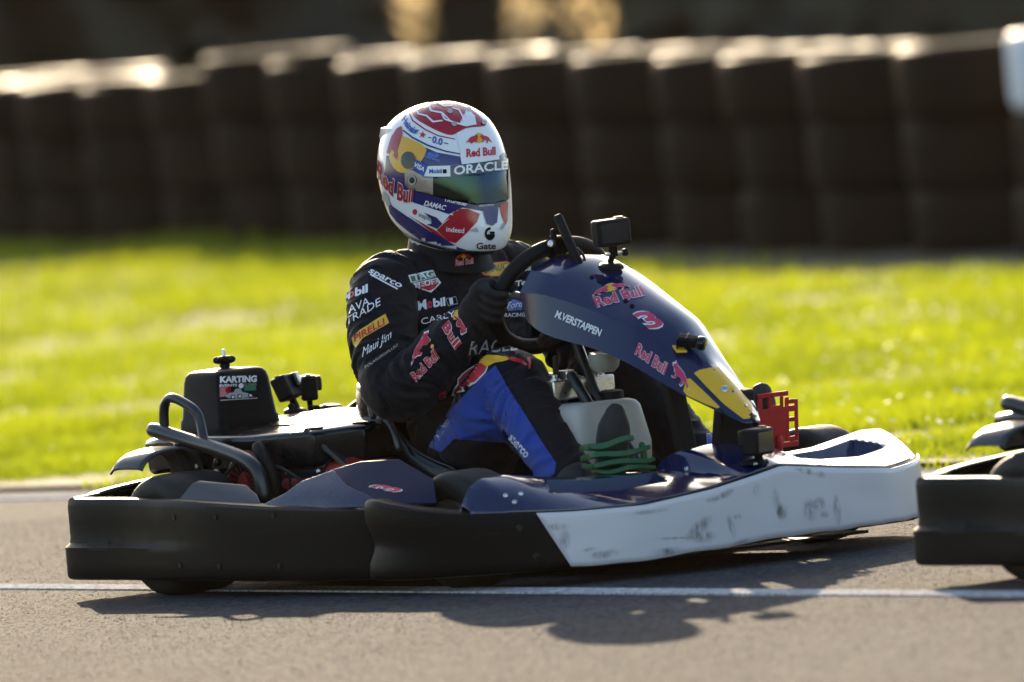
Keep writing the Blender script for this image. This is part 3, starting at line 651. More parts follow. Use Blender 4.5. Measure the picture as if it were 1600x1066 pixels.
# engine bay: guard tube, hoop, air box, cover, engine
tube('guard_tube', [at(240, 672, y=-.47), at(300, 690, y=-.47), at(350, 705, y=-.48), at(388, 722, y=-.49), at(405, 742, y=-.49), at(412, 775, y=-.49)], .0175, M['tube_black'], KART, 14)
tube('guard_hoop', [at(257, 672, y=-.455), at(256, 645, y=-.455), at(259, 629, y=-.455), at(270, 622, y=-.455), at(290, 631, y=-.455), at(306, 643, y=-.455), at(313, 660, y=-.455), at(319, 692, y=-.465)], .0115, M['tube_black'], KART, 12)
tube('guard_post', [(-.60, -.47, .33), (-.60, -.40, .2), (-.58, -.36, .08)], .012, M['tube_black'], KART)
tube('exhaust_pipe', [at(404, 700, y=-.44), at(412, 715, y=-.45), at(425, 742, y=-.45), at(432, 770, y=-.44)], .0155, M['black_matte'], KART, 12)
# engine cover tray (top lit plate)
def cover():
    # outline in plan, top height, wall to lower edge
    top = [(-.80, -.415, .345), (-.72, -.435, .350), (-.40, -.425, .346), (-.175, -.405, .352), (-.11, -.30, .356), (-.13, -.18, .36), (-.30, -.06, .372), (-.6, .05, .372), (-.82, -.05, .36)]
    c = Vector((-.45, -.22, .36)); R = []
    for k, (s, dz) in enumerate(((.25, .012), (.7, .010), (.96, .004), (1.0, -.004), (1.0, -.03), (.985, -.075), (.96, -.08))):
        R.append([Vector((c.x + (x - c.x) * s, c.y + (y - c.y) * s, z + dz)) for x, y, z in top])
    V, F = loft(R, True, False); F.append(tuple(range(len(top)))); return mobj('engine_cover', V, F, M['black_gloss'], KART, bevel=.006, auto=35)
cov = cover()
for p in ((494, 672), (567, 663)):
    c = at(p[0], p[1], z=.358); lathe('cover_grommet', (c.x, c.y, .362), (0, 0, 1), [(.024, 0), (.024, .003), (.017, .003), (.016, -.004), (.008, -.004), (.007, .003), (.001, .003)], M['black_matte'], KART, 24)
obox('cover_strut', at(520, 705, y=-.36), at(552, 732, y=-.36) - at(490, 676, y=-.40), (0, -1, .4), (.16, .012, .045), M['grey_plastic'], KART, .003)
def airbox():
    x0, x1, y0, y1 = -.735, -.585, -.34, -.195; z0, z1 = .352, .496
    def ring(z, g, r=.022, n=6):
        out = []
        for cx, cy, a0 in ((x1 + g - r, y1 + g - r, 0), (x0 - g + r, y1 + g - r, 90), (x0 - g + r, y0 - g + r, 180), (x1 + g - r, y0 - g + r, 270)):
            for k in range(n + 1): a = math.radians(a0 + 90 * k / n); out.append((cx + r * math.cos(a), cy + r * math.sin(a), z))
        return out
    R = [ring(z0 - .012, .022), ring(z0 + .002, .022), ring(z0 + .006, .016), ring(z0 + .03, .014), ring(z0 + .034, .011), ring(z1 - .026, .003), ring(z1 - .012, .0), ring(z1 - .004, -.006), ring(z1, -.016), ring(z1 + .003, -.05, .012)]
    V, F = loft(R); return mobj('air_box', V, F, M['black_plastic'], KART, auto=50)
ab = airbox()
def knob(c):
    n = 40; R = []
    for z, g in ((0, .6), (.003, .9), (.008, 1), (.014, .95), (.018, .7)): R.append([(c[0] + g * (.022 + .006 * math.cos(5 * a)) * math.cos(a), c[1] + g * (.022 + .006 * math.cos(5 * a)) * math.sin(a), c[2] + z) for a in [2 * PI * k / n for k in range(n)]])
    V, F = loft(R); o = mobj('star_knob', V, F, M['black_matte'], ab, auto=50)
    lathe('knob_stem', (c[0], c[1], c[2] - .012), (0, 0, 1), [(.012, 0), (.012, .012)], M['black_matte'], ab, 16)
    lathe('knob_bolt', (c[0], c[1], c[2] + .016), (0, 0, 1), [(.0045, 0), (.0045, .016), (.003, .018)], M['steel'], ab, 10)
knob((-.66, -.268, .508))
box('engine_block', (-.52, -.40, .08), (-.16, -.17, .27), M['black_matte'], KART, .01)
for k in range(7): box('cooling_fin', (-.55, -.415, .11 + k * .022), (-.44, -.2, .118 + k * .022), M['grey_plastic'], KART, .001)
def cowl():
    c0 = at(455, 730, y=-.42); R = []
    for x, g in ((-.34, .0), (-.335, .02), (-.30, .03), (-.2, .03), (-.13, .022), (-.10, .0)):
        R.append([(x, -.33 - .055 * math.cos(a) - g * .6 * math.cos(a), .235 + (.03 + g) * math.sin(a)) for a in [2 * PI * k / 16 for k in range(16)]])
    V, F = loft(R); cw = mobj('engine_cowl', V, F, M['red_engine'], KART, auto=60)
    for x in (-.315, -.275, -.235, -.195, -.155): tube('cowl_rib', [(x, -.33 - (.073) * math.cos(a), .235 + .062 * math.sin(a)) for a in [-.6 + .15 * k for k in range(15)]], .003, M['black_matte'], cw, 6, sp=0)
    for x, z in ((-.29, .262), (-.17, .262)): bolt(cw, (x, -.398, z), (0, -1, .4), .006)
cowl()
sc = at(388, 752, y=-.425)
st_ = lathe('recoil_starter', (sc.x, -.405, sc.z), (0, -1, 0), [(.072, 0), (.072, .02), (.066, .03), (.058, .034), (.054, .028), (.02, .028), (.018, .036), (.001, .037)], M['red_engine'], KART, 40)
for k in range(20):
    a = 2 * PI * k / 20; c = Vector((sc.x + .039 * math.cos(a), -.4345, sc.z + .039 * math.sin(a)))
    obox('cooling_slot', c, (math.cos(a), 0, math.sin(a)), (0, -1, 0), (.030, .0055, .004), M['p_black'], st_, .001)
box('carburettor', (-.56, -.43, .17), (-.50, -.36, .235), M['black_matte'], KART, .006)
bolt(KART, at(308, 728, y=-.44), (0, -1, 0), .006); bolt(KART, at(338, 723, y=-.43), (0, -1, 0), .009, M['black_gloss'])

for pts, r_, m_ in (([(-.52, -.42, .2), (-.48, -.45, .24), (-.42, -.44, .29), (-.36, -.41, .31)], .0045, 'rubber'), ([(-.58, -.42, .16), (-.55, -.45, .22), (-.57, -.43, .29), (-.6, -.38, .33)], .006, 'black_matte'), ([(-.30, -.43, .28), (-.24, -.44, .27), (-.16, -.42, .22), (-.05, -.36, .12)], .004, 'rubber'), ([(-.46, -.43, .14), (-.36, -.46, .17), (-.25, -.45, .19), (-.12, -.40, .15)], .005, 'grey_plastic'), ([(-.62, -.40, .24), (-.56, -.43, .25), (-.50, -.44, .27)], .008, 'aluminium')):
    tube('engine_hose', pts, r_, M[m_], KART, 8)
for p_ in ((-.545, -.435, .205), (-.53, -.436, .225), (-.47, -.42, .25), (-.33, -.405, .20), (-.25, -.41, .19)): bolt(KART, p_, (0, -1, .1), .006)
# upper side bodywork on the right: grey ledge, faceted navy panel, number panel
def facets(name, pts, faces, m, bevel=.005): return mobj(name, pts, faces, m, KART, bevel=bevel, auto=20, solid=.004)
g = [at(276, 785, y=-.660), at(300, 755, y=-.635), at(310, 751, y=-.625), at(384, 758, y=-.625), at(400, 772, y=-.64), at(408, 790, y=-.662), at(318, 752, y=-.585), at(392, 760, y=-.585)]
facets('side_ledge', g, [(0, 1, 2, 3, 4, 5), (2, 6, 7, 3)], M['grey_plastic'])
n_ = [at(404, 791, y=-.664), at(446, 770, y=-.652), at(470, 752, y=-.636), at(520, 734, y=-.612), at(540, 757, y=-.632), at(590, 781, y=-.655), at(500, 795, y=-.668), at(585, 792, y=-.664), at(440, 786, y=-.662)]
facets('side_panel', n_, [(0, 1, 8), (0, 8, 6), (8, 1, 2), (8, 2, 4, 6), (2, 3, 4), (6, 4, 5, 7)], M['navy_facet'], .003)
q_ = [at(521, 733, y=-.609), at(541, 757, y=-.629), at(590, 782, y=-.653), at(630, 787, y=-.648), at(682, 786, y=-.635), at(676, 748, y=-.60), at(622, 717, y=-.582), at(562, 721, y=-.596)]
numpan = facets('number_panel', q_, [(0, 1, 7), (1, 2, 3, 4, 5), (1, 5, 6, 7)], M['navy_side'], .003)

# seat
def seat():
    prof = [(-.33, .44), (-.325, .40), (-.31, .34), (-.28, .25), (-.22, .15), (-.12, .085), (.02, .075), (.14, .095), (.2, .115)]
    rim = [(-.29, .44), (-.25, .43), (-.18, .41), (-.12, .365), (-.04, .30), (.04, .265), (.10, .245), (.16, .2), (.21, .16)]
    wid = [.155, .18, .20, .215, .215, .21, .205, .2, .185]; rings = []
    P = spline([(a, b, 0) for a, b in prof], 3); Q = spline([(a, b, 0) for a, b in rim], 3); W = np.interp(np.linspace(0, 8, len(P)), range(9), wid)
    for p, q, wd in zip(P, Q, W):
        row = []
        for k in range(21):
            u = -1 + 2 * k / 20; a = abs(u); f = max(0, (a - .45) / .55); y = math.copysign(min(a / .75, 1) ** .9 * wd, u) + math.copysign(.012 * max(0, (a - .9) / .1), u)
            row.append((p.x + (q.x - p.x) * f ** 1.6, y, p.y + (q.y - p.y) * f ** 1.6))
        rings.append(row)
    V, F = loft(rings, False, False); s = mobj('seat', V, F, M['black_gloss'], KART, solid=.006, auto=0)
    for j in (0, 20): tube('seat_rim', [r[j] for r in rings], .006, M['black_gloss'], s, 8, sp=0)
seat()
tube('seat_stay', [at(583, 650, y=-.25), at(580, 634, y=-.25), at(588, 622, y=-.25), at(604, 619, y=-.24), at(615, 632, y=-.23)], .0085, M['grey_plastic'], KART)
tube('seat_stay', [at(590, 640, y=-.25), at(612, 668, y=-.25), at(622, 700, y=-.25)], .0085, M['tube_black'], KART)
# cover on the far side of the seat
def farcover():
    a = [(-.60, .0, .36), (-.52, .02, .405), (-.40, .06, .425), (-.25, .1, .43), (-.1, .16, .43)]
    R = [[Vector(p), Vector(p) + Vector((-.015, .02, .006)), Vector(p) + Vector((-.05, .16, -.01)), Vector(p) + Vector((-.05, .18, -.1)), Vector(p) + Vector((.01, .02, -.1))] for p in a]
    V, F = loft(R); mobj('far_engine_cover', V, F, M['black_gloss'], KART, auto=35, bevel=.006)
farcover()

# steering wheel, column, tank, bracket, hoses
SWC = Vector((.232, 0, .622)); e2 = Vector((.5, 0, .866)); e1 = Vector((0, 1, 0)); swn = e1.cross(e2) * -1
ring = []
for k in range(48):
    a = 2 * PI * k / 48; r = .148 * (1 - .05 * max(0, math.sin(a)) ** 4); ring.append(SWC + e1 * (r * math.cos(a)) * 1.04 + e2 * (r * math.sin(a)) * .92)
V, F = tubegeo(ring, .0185, 14, True); sw = mobj('steering_wheel', V, F, M['black_matte'], KART, auto=0)
hub = SWC + Vector((.045, 0, -.03))
lathe('wheel_hub', hub, swn, [(.04, -.012), (.042, .0), (.036, .012), (.01, .014)], M['black_matte'], sw, 24)
for a in (0.15, PI - .15, -PI / 2):
    e = SWC + e1 * (.148 * math.cos(a)) + e2 * (.138 * math.sin(a)); tube('spoke', [hub, hub.lerp(e, .5) + swn * -.004, e], [.014, .011, .009], M['aluminium'], sw, 8, sp=0)
tube('steering_column', [hub, (.40, -.03, .40), (.60, -.01, .12)], .012, M['tube_black'], KART, 12, sp=0)
tube('column_support', [at(893, 588, y=-.08), at(916, 625, y=-.08), at(943, 672, y=-.08)], .0125, M['tube_black'], KART, 12)
tube('hose', [at(868, 560, y=-.1), at(869, 590, y=-.1), at(878, 612, y=-.1), at(886, 640, y=-.1)], .0065, M['rubber'], KART)
lathe('hose_fitting', at(888, 634, y=-.1), (0.1, 0, -1), [(.006, 0), (.007, .004), (.007, .014), (.005, .016)], M['aluminium'], KART, 12)
def tank():
    lo, hi = Vector((.36, -.15, .225)), Vector((.49, .065, .378)); c = (lo + hi) / 2; h = (hi - lo) / 2; R = []
    for z, g in ((-1, .85), (-.97, .93), (-.85, 1), (-.3, 1.02), (.5, .97), (.8, .92), (.93, .84), (1, .7)):
        ring = []
        for k in range(40):
            a = 2 * PI * k / 40; ca, sa = math.cos(a), math.sin(a); ex = .35; x = math.copysign(abs(ca) ** ex, ca); y = math.copysign(abs(sa) ** ex, sa)
            y2 = y * h.y * g - (.0 if z < .5 else .01); dent = .014 * math.exp(-((y + .05) / .22) ** 2) if x > .8 else 0
            ring.append((c.x + x * h.x * g - dent, c.y + y2, c.z + z * h.z))
        R.append(ring)
    V, F = loft(R); t = mobj('fuel_tank', V, F, M['white_plastic'], KART, auto=60)
    lathe('tank_cap', (.42, -.0, .375), (0, 0, 1), [(.03, 0), (.03, .02), (.02, .024)], M['black_matte'], t, 20)
tank()
lathe('filler_neck', at(944, 572, y=.0), (.1, 0, 1), [(.024, -.012), (.034, 0), (.037, .02), (.034, .03), (.01, .032)], M['white_plastic'], KART, 24)
br = box('column_bracket', (.33, -.135, .386), (.385, .045, .432), M['aluminium'], KART, .004)
for y, z in ((-.11, .432), (-.05, .432), (.02, .432)): lathe('bracket_bolt', (.358, y, z), (0, 0, 1), [(.014, 0), (.014, .004), (.008, .004), (.008, .012), (.002, .013)], M['steel'], br, 14)
box('bracket_clamp', (.335, -.09, .42), (.38, -.065, .452), M['aluminium'], br, .003)

# pedals
def pedal_green():     # throttle pedal with thin bent straps round the toe of the boot
    p = tube('throttle_pedal', [(.62, -.125, .05), (.665, -.125, .17), (.675, -.125, .25), (.672, -.125, .28)], .008, M['green_pedal'], KART)
    for z, pts, hh, dz in ((.284, [(.62, -.262), (.66, -.268), (.688, -.245), (.70, -.21), (.70, -.175)], .020, .016), (.266, [(.62, -.262), (.665, -.268), (.695, -.235), (.706, -.18), (.70, -.13)], .018, .006), (.248, [(.62, -.26), (.67, -.262), (.70, -.22), (.708, -.16), (.70, -.12)], .016, .0), (.232, [(.64, -.25), (.69, -.24), (.708, -.18), (.70, -.12)], .014, .0)):
        P = spline([(x, y, 0) for x, y in pts], 6); n = len(P) - 1; rings = []
        for i, q in enumerate(P):
            f = i / n; zz = z + dz * f + .003 * math.sin(f * 9 + z * 90); h = hh * .9 * (.55 + .45 * math.sin(PI * (.15 + .7 * f))); t = .010 + .006 * math.sin(f * 7)
            rings.append([(q.x, q.y, zz - h / 2), (q.x + t, q.y - .003, zz - h * .2), (q.x + t * .6, q.y - .002, zz + h / 2), (q.x - .003, q.y, zz + h * .4), (q.x - .003, q.y, zz - h * .4)])
        V, F = loft(rings); mobj('pedal_strap', V, F, M['green_pedal'], p, auto=30)
pedal_green()
def pedal_red():
    # flat plate with cut-outs facing the driver
    f = lambda a, b: Vector((.735 + .10 * (b - .30), a, b))
    p = obox('brake_pedal', f(.235, .325), (0, 1, 0), (.1, 0, 1), (.085, .006, .014), M['red_pedal'], KART, .002)
    def b(a0, a1, b0, b1): obox('pedal_plate', f((a0 + a1) / 2, (b0 + b1) / 2), (0, 1, 0), (.1, 0, 1), (a1 - a0, .005, b1 - b0), M['red_pedal'], p, .0015)
    b(.165, .255, .355, .366); b(.165, .178, .25, .355); b(.196, .206, .33, .355); b(.232, .240, .33, .355); b(.178, .246, .25, .33); b(.206, .232, .326, .336)
    b(.246, .256, .25, .352); b(.274, .283, .25, .345); b(.256, .274, .336, .346); b(.256, .274, .295, .305); b(.256, .274, .25, .262); b(.165, .283, .238, .25)
    tube('pedal_arm', [(.74, .22, .26), (.72, .22, .15), (.66, .22, .06)], .008, M['red_pedal'], p)
pedal_red()
# small fixings
for p in ((272, 808), (337, 808), (427, 806), (282, 883), (343, 884), (437, 884)):
    c = at(p[0], p[1], y=-.68); hit = bvh(pod).ray_cast(c - VD * 3, VD)
    if hit[0]: bolt(KART, hit[0], hit[1], .007, M['black_gloss'])
for p in ((812, 825), (838, 870)):
    hit = bvh(fbump).ray_cast(at(p[0], p[1], y=-.6) - VD * 3, VD)
    if hit[0]: bolt(KART, hit[0], hit[1], .008, M['black_gloss'])
for p in ((790, 775), (804, 785), (814, 773), (1080, 738)):
    hit = bvh(nose).ray_cast(at(p[0], p[1], y=-.6) - VD * 3, VD)
    if hit[0]: bolt(KART, hit[0], hit[1], .006, M['steel'])
G(pod, [(155, 829), (191, 829), (192, 850), (160, 850)], 'p_black', 1, 'slot_shade')  # flat black patch; the shade inside the slot is painted on
#PART3
# ------------------------------------------------------------------ the driver
PB = Vector((-.08, 0, .09))
DRV = root('person', 'person in a black race suit and white, red and blue helmet driving the kart', 'person', KO + KM @ PB, tuple(PB))
DOFF = Vector((-PB.x, -PB.y, -PB.z))
def capsule_chain(ch, n=18):
    """closed tapered tube; entries (point, ry, rx) with optional flattening"""
    pts = [Vector(c[0]) for c in ch]; P = spline(pts, 5); R = np.interp(np.linspace(0, len(ch) - 1, len(P)), range(len(ch)), [c[1] for c in ch]); Fl = np.interp(np.linspace(0, len(ch) - 1, len(P)), range(len(ch)), [c[2] if len(c) > 2 else 1 for c in ch])
    return P, [float(r) for r in R], [float(f) for f in Fl]
def chain_geo(ch, ref=None, n=20):
    P, R, Fl = capsule_chain(ch); rings = []
    for i, p in enumerate(P):
        t = (P[min(i + 1, len(P) - 1)] - P[max(i - 1, 0)]).normalized(); u = Vector(ref or (0, 1, 0)); u = (u - t * u.dot(t)).normalized(); v = t.cross(u)
        rings.append([p + (u * math.cos(a) + v * (math.sin(a) * Fl[i])) * R[i] for a in [2 * PI * k / n for k in range(n)]])
    def dome(ring, c, d, r): return [[c + (q - c) * math.cos(a) + d * r * math.sin(a) for q in ring] for a in (.5, 1.0, 1.4)]
    rings = dome(rings[0], P[0], (P[0] - P[1]).normalized(), R[0] * .8)[::-1] + rings + dome(rings[-1], P[-1], (P[-1] - P[-2]).normalized(), R[-1] * .8)
    return loft(rings)
def remesh(name, geos, vox, mat_, parent, smooth=4, wr=None):
    V = []; F = []
    for v, f in geos: k = len(V); V += [tuple(q) for q in v]; F += [tuple(i + k for i in t) for t in f]
    me = bpy.data.meshes.new(name); me.from_pydata(V, [], F); o = bpy.data.objects.new(name, me); COL.objects.link(o)
    m = o.modifiers.new('r', 'REMESH'); m.mode = 'VOXEL'; m.voxel_size = vox
    m = o.modifiers.new('s', 'SMOOTH'); m.factor = .6; m.iterations = smooth
    dg = bpy.context.evaluated_depsgraph_get(); me2 = bpy.data.meshes.new_from_object(o.evaluated_get(dg)); bpy.data.objects.remove(o)
    if wr:
        nv = len(me2.vertices); co = np.zeros(nv * 3); no = np.zeros(nv * 3); me2.vertices.foreach_get('co', co); me2.vertex_normals.foreach_get('vector', no); co = co.reshape(-1, 3); no = no.reshape(-1, 3)
        co += no * wr(co, no)[:, None]; me2.vertices.foreach_set('co', co.reshape(-1)); me2.update()
    me2.materials.clear(); ob = finish(name, me2, mat_, parent, auto=0)
    return ob
SPINE = [((-.03, 0, .18), .165, .8), ((-.07, 0, .27), .165, .74), ((-.10, 0, .38), .158, .74), ((-.12, 0, .49), .178, .78), ((-.132, 0, .575), .19, .72), ((-.145, 0, .64), .178, .56), ((-.142, 0, .70), .138, .62), ((-.138, 0, .738), .088, .9), ((-.13, 0, .78), .066, 1)]
def arm(s):
    return [((-.14, .10 * s, .665), .075), ((-.135, .185 * s, .66), .078), ((-.10, .235 * s, .59), .076), ((-.05, .272 * s, .50), .070), ((.005, .292 * s, .435), .064), ((.06, .27 * s, .455), .061), ((.115, .225 * s, .52), .053), ((.155, .185 * s, .575), .042)]
def leg(s, knee, ank):
    return [((-.06, .095 * s, .19), .095), ((.05, .115 * s, .27), .092), ((.16, .135 * s, .365), .083), (knee, .073), ((knee[0] + (ank[0] - knee[0]) * .18, knee[1] + (ank[1] - knee[1]) * .18, knee[2] + (ank[2] - knee[2]) * .16), .071), ((knee[0] * .5 + ank[0] * .5, knee[1] * .5 + ank[1] * .5, knee[2] * .5 + ank[2] * .5), .066), (ank, .05)]
LEGR = leg(-1, (.245, -.145, .435), (.545, -.2, .15)); LEGL = leg(1, (.25, .16, .43), (.55, .21, .15))
CH = [SPINE, arm(-1), arm(1), LEGR, LEGL]
SEG = []
for c in CH:
    for a, b in zip(c[:-1], c[1:]): SEG.append((np.array(a[0]), np.array(b[0])))
def wrinkle(co, no):
    best = np.full(len(co), 9.); ax = np.zeros_like(co)
    for a, b in SEG:
        d = b - a; t = np.clip(((co - a) @ d) / (d @ d), 0, 1); r = np.linalg.norm(co - (a + t[:, None] * d), axis=1); k = r < best; best[k] = r[k]; ax[k] = d / np.linalg.norm(d)
    out = np.zeros(len(co))
    for i, (p, a) in enumerate(zip(co, ax)):
        v = Vector(p); al = float(p @ a); A = Vector(a)
        n0 = noise.noise(v * 9); q = v * 7 + A * (al * 26 + n0 * 2.2)
        r1 = 1 - abs(noise.noise(q)) * 2; q2 = v * 15 + A * (al * 30 + n0 * 3) + Vector((5, 3, 1)); r2 = 1 - abs(noise.noise(q2)) * 2
        # folds gather at elbow, knee, waist
        g = .45
        for c, w_ in (((.0, -.29, .44), .13), ((.25, -.145, .43), .14), ((-.08, 0, .33), .18), ((-.13, -.17, .62), .10), ((.1, -.23, .5), .1), ((.0, .29, .44), .13)):
            g += .8 * math.exp(-((v - Vector(c)).length / w_) ** 2)
        out[i] = (.0085 * max(r1, -.3) + .0042 * r2) * min(g, 1.3)
    return out - .001
body = remesh('body', [chain_geo(c) for c in CH], .005, M['suit_black'], DRV, 6, wrinkle)
# collar
def collar():
    rings = []
    for z, r in ((.70, .100), (.715, .094), (.735, .089), (.748, .086), (.744, .080), (.71, .075)):
        rings.append([(-.135 + r * 1.05 * math.cos(a) + .01, r * math.sin(a), z + .008 - .03 * math.cos(a)) for a in [2 * PI * k / 36 for k in range(36)]])
    V, F = loft(rings, True, False); return mobj('collar', V, F, M['suit_black'], DRV)
col_ = collar()
V, F = chain_geo([((-.135, 0, .70), .075), ((-.13, 0, .74), .086), ((-.125, 0, .79), .090)]); mobj('balaclava', V, F, M['balaclava'], DRV)

# helmet
HL = [  # z at centre, tilt, front, back, half width, squareness
 (.776, -.30, .125, .105, .088), (.770, -.30, .146, .125, .101), (.780, -.27, .156, .138, .109), (.80, -.22, .164, .150, .119), (.835, -.16, .168, .160, .127), (.88, -.10, .168, .169, .133), (.925, -.06, .163, .172, .134), (.965, -.03, .152, .168, .130), (1.0, -.01, .135, .157, .121), (1.03, .0, .112, .138, .106), (1.052, 0, .083, .109, .083), (1.067, 0, .052, .072, .055), (1.076, 0, .022, .032, .024)]
def helmet():
    rings = []; n = 56; A = spline([(h[0], h[1], h[2]) for h in HL], 3); B = spline([(h[3], h[4], 0) for h in HL], 3); xc = -.117
    for a, b in zip(A, B):
        r = []
        for k in range(n):
            t = 2 * PI * k / n; ca, sa = math.cos(t), math.sin(t); e = .93
            x = math.copysign(abs(ca) ** e, ca) * (a.z if ca > 0 else b.x); y = math.copysign(abs(sa) ** e, sa) * b.y
            chin = max(0, ca) ** 3 * .010 * math.exp(-((a.x - .80) / .035) ** 2)
            r.append((xc + x + chin, y, a.x + a.y * x))
        rings.append(r)
    V, F = loft(rings, True, False); F.append(tuple(range((len(rings) - 1) * n, len(rings) * n))); return mobj('helmet', V, F, M['helmet_white'], DRV, auto=0, subsurf=1)
hel = helmet()
def padding():
    rings = []
    for z, g in ((.785, .95), (.768, .97), (.760, .92), (.762, .78)):
        rings.append([(-.122 + math.cos(t) * (.150 if math.cos(t) > 0 else .128) * g, math.sin(t) * .102 * g, z - .30 * math.cos(t) * (.150 if math.cos(t) > 0 else .128) * g) for t in [2 * PI * k / 40 for k in range(40)]])
    V, F = loft(rings, True, False); mobj('neck_roll', V, F, M['h_black'], DRV)
padding()
# rear spoiler and side hardware of the helmet
def spoiler():
    R = []
    for y in [k * .012 - .108 for k in range(19)]:
        q = 1 - (y / .115) ** 2; b = -.117 - .150 * max(q, 0) ** .5
        R.append([(b - .022 * q ** .5 - .004, y, 1.012 - .01 * (1 - q)), (b - .016 * q ** .5, y, 1.026), (b + .045, y, 1.036 - .025 * (1 - q)), (b + .04, y, .95), (b - .012, y, .965)])
    V, F = loft(R); mobj('helmet_spoiler', V, F, M['helmet_white'], hel, auto=50)
spoiler()
h1 = lambda *p: [(560 + x * .26270, 140 + y * .26270) for x, y in p]
def hp(x, y): return (560 + x * .2627, 140 + y * .2627)
HG = lambda pts, m, layer=1, smooth=0, name='paint_panel', **k: G(hel, h1(*pts), m, layer, name, smooth, 6.0, **k)
HT = lambda txt, a, b, v, m, **k: T(hel, txt, hp(*a), hp(*b), (v[0] * .2627, v[1] * .2627), m, **k)
# crown: red dome, white strokes
HG([(318, 140), (335, 110), (380, 84), (460, 70), (540, 74), (620, 95), (690, 130), (740, 180), (752, 215), (640, 232), (560, 275), (480, 255), (400, 215), (345, 180)], 'h_red', 1, 3)
for st in ([(305, 135), (330, 190), (400, 240), (480, 278), (575, 296), (577, 302), (478, 285), (396, 247), (322, 195), (298, 140)],):
    HG(st, 'h_red', 1)
for pts in ([(350, 120), (365, 150), (410, 160), (450, 195), (500, 188), (505, 196), (445, 205), (404, 168), (358, 158), (342, 124)], [(420, 95), (440, 130), (500, 140), (545, 185), (548, 195), (495, 150), (432, 138), (412, 97)], [(500, 150), (520, 180), (600, 205), (640, 215), (690, 205), (680, 160), (640, 120), (648, 118), (690, 158), (700, 210), (640, 224), (596, 214), (512, 188), (494, 155)], [(560, 110), (600, 120), (625, 165), (660, 190), (655, 196), (618, 172), (594, 128), (556, 116)], [(470, 80), (510, 100), (560, 96), (560, 103), (508, 108), (466, 86)]):
    HG(pts, 'h_white', 3)
for c in ((545, 135), (570, 210), (745, 195), (655, 120)): HG(ell(c, 16, 14), 'p_silver', 4, name='aero_screw')
# heineken band: white with blue line under it
HG([(272, 246), (330, 290), (420, 335), (520, 368), (606, 384), (606, 391), (520, 377), (418, 345), (326, 299), (268, 254)], 'h_navy', 2)
HT('Heineken', (262, 190), (352, 270), (22, -34), 'p_blue', layer=2, bold=.03, bend=6)
s5 = []
for k in range(10): r_ = 22 if k % 2 == 0 else 9; a = -PI / 2 + k * PI / 5 + .2; s5.append((386 + r_ * math.cos(a), 277 + r_ * math.sin(a)))
HG(s5, 'p_red', 3)
HT('0.0', (440, 320), (500, 338), (6, -38), 'p_blue', layer=2, bold=.03); HG([(420, 289), (438, 293), (437, 298), (419, 294)], 'h_navy', 2); HG([(510, 320), (536, 326), (535, 331), (509, 325)], 'h_navy', 2)
# navy side field, yellow sun, bull, big side lettering
HG([(400, 350), (470, 380), (606, 402), (615, 448), (545, 456), (420, 470), (340, 420), (300, 380)], 'h_navy', 1)
HG([(835, 395), (862, 370), (885, 410), (880, 418), (835, 420)], 'h_navy', 1)
HG([(172, 400), (200, 470), (250, 500), (300, 520), (290, 600), (400, 640), (540, 665), (700, 690), (880, 655), (880, 690), (740, 725), (620, 705), (540, 745), (340, 680), (200, 610), (150, 560), (165, 480)], 'h_navy', 1)
HG([(255, 285), (300, 295), (402, 350), (400, 395), (380, 430), (330, 480), (270, 503), (225, 480), (195, 430), (190, 370), (215, 310)], 'h_yellow', 2, 3)
HG([(262, 225), (235, 240), (205, 285), (190, 330), (175, 385), (190, 390), (205, 360), (222, 380), (215, 400), (235, 425), (243, 400), (238, 370), (255, 320), (268, 270)], 'h_red', 3)
HT('Red Bull', (118, 515), (330, 668), (8, -92), 'h_red', layer=4, bold=.035, outline='h_white', ow=.03, bend=14)
# front badge
HG([(585, 262), (640, 240), (750, 225), (800, 270), (832, 345), (836, 418), (700, 438), (616, 450), (606, 380)], 'h_white', 2)
two_bulls(hel, hp(640, 328), (150 * .2627, -8 * .2627), (0, -66 * .2627), 3)
HT('Red Bull', (642, 405), (814, 386), (-2, -46), 'p_red', layer=3, bold=.04)
HT('Ford', (418, 402), (475, 410), (3, -20), 'p_lightblue', layer=3, shear=.3); HG([(p[0], p[1]) for p in ell((446, 396), 42, 20, 28, .12)], 'p_blue', 2); HT('RACING', (394, 408), (484, 436), (3, -12), 'p_lightblue', layer=3)
# visor: mirrored shield, tear-off strip, pivot
vis = HG([(283, 490), (330, 480), (395, 520), (550, 516), (720, 498), (894, 470), (894, 640), (880, 660), (790, 680), (700, 688), (540, 660), (430, 630), (345, 610), (290, 585)], 'visor', 3, 0, 'visor', thick=.0015)
HG([(283, 490), (330, 482), (392, 520), (450, 524), (450, 632), (345, 606), (290, 580)], 'pivot', 4.5, 0, 'visor_mount', thick=.001)
HG([(342, 418), (420, 462), (395, 524), (340, 482), (325, 450)], 'p_blue', 4.5, 0, 'visor_strip'); HG([(420, 462), (548, 458), (550, 522), (395, 526)], 'h_white', 4.5, 0, 'visor_strip'); HG([(548, 458), (720, 436), (894, 404), (894, 474), (720, 502), (550, 522)], 'h_black', 4.5, 0, 'visor_strip')
HT('VISA', (340, 464), (396, 496), (6, -26), 'h_white', layer=5.5, bold=.03, shear=.25)
HT('Mobil', (428, 504), (500, 502), (0, -24), 'p_blue', layer=5.5, bold=.03); HG([(506, 480), (528, 480), (528, 504), (506, 504)], 'p_black', 5.5)
HT('ORACLE', (570, 512), (880, 471), (0, -50), 'h_white', layer=5.5, bold=.025)
for r_, m_, ly in ((42, 'h_black', 5), (24, 'p_silver', 6.5), (15, 'h_black', 7.2)): HG(ell((330, 545) if r_ < 40 else (305, 428), r_, r_ * 1.22), m_, ly, name='visor_screw')
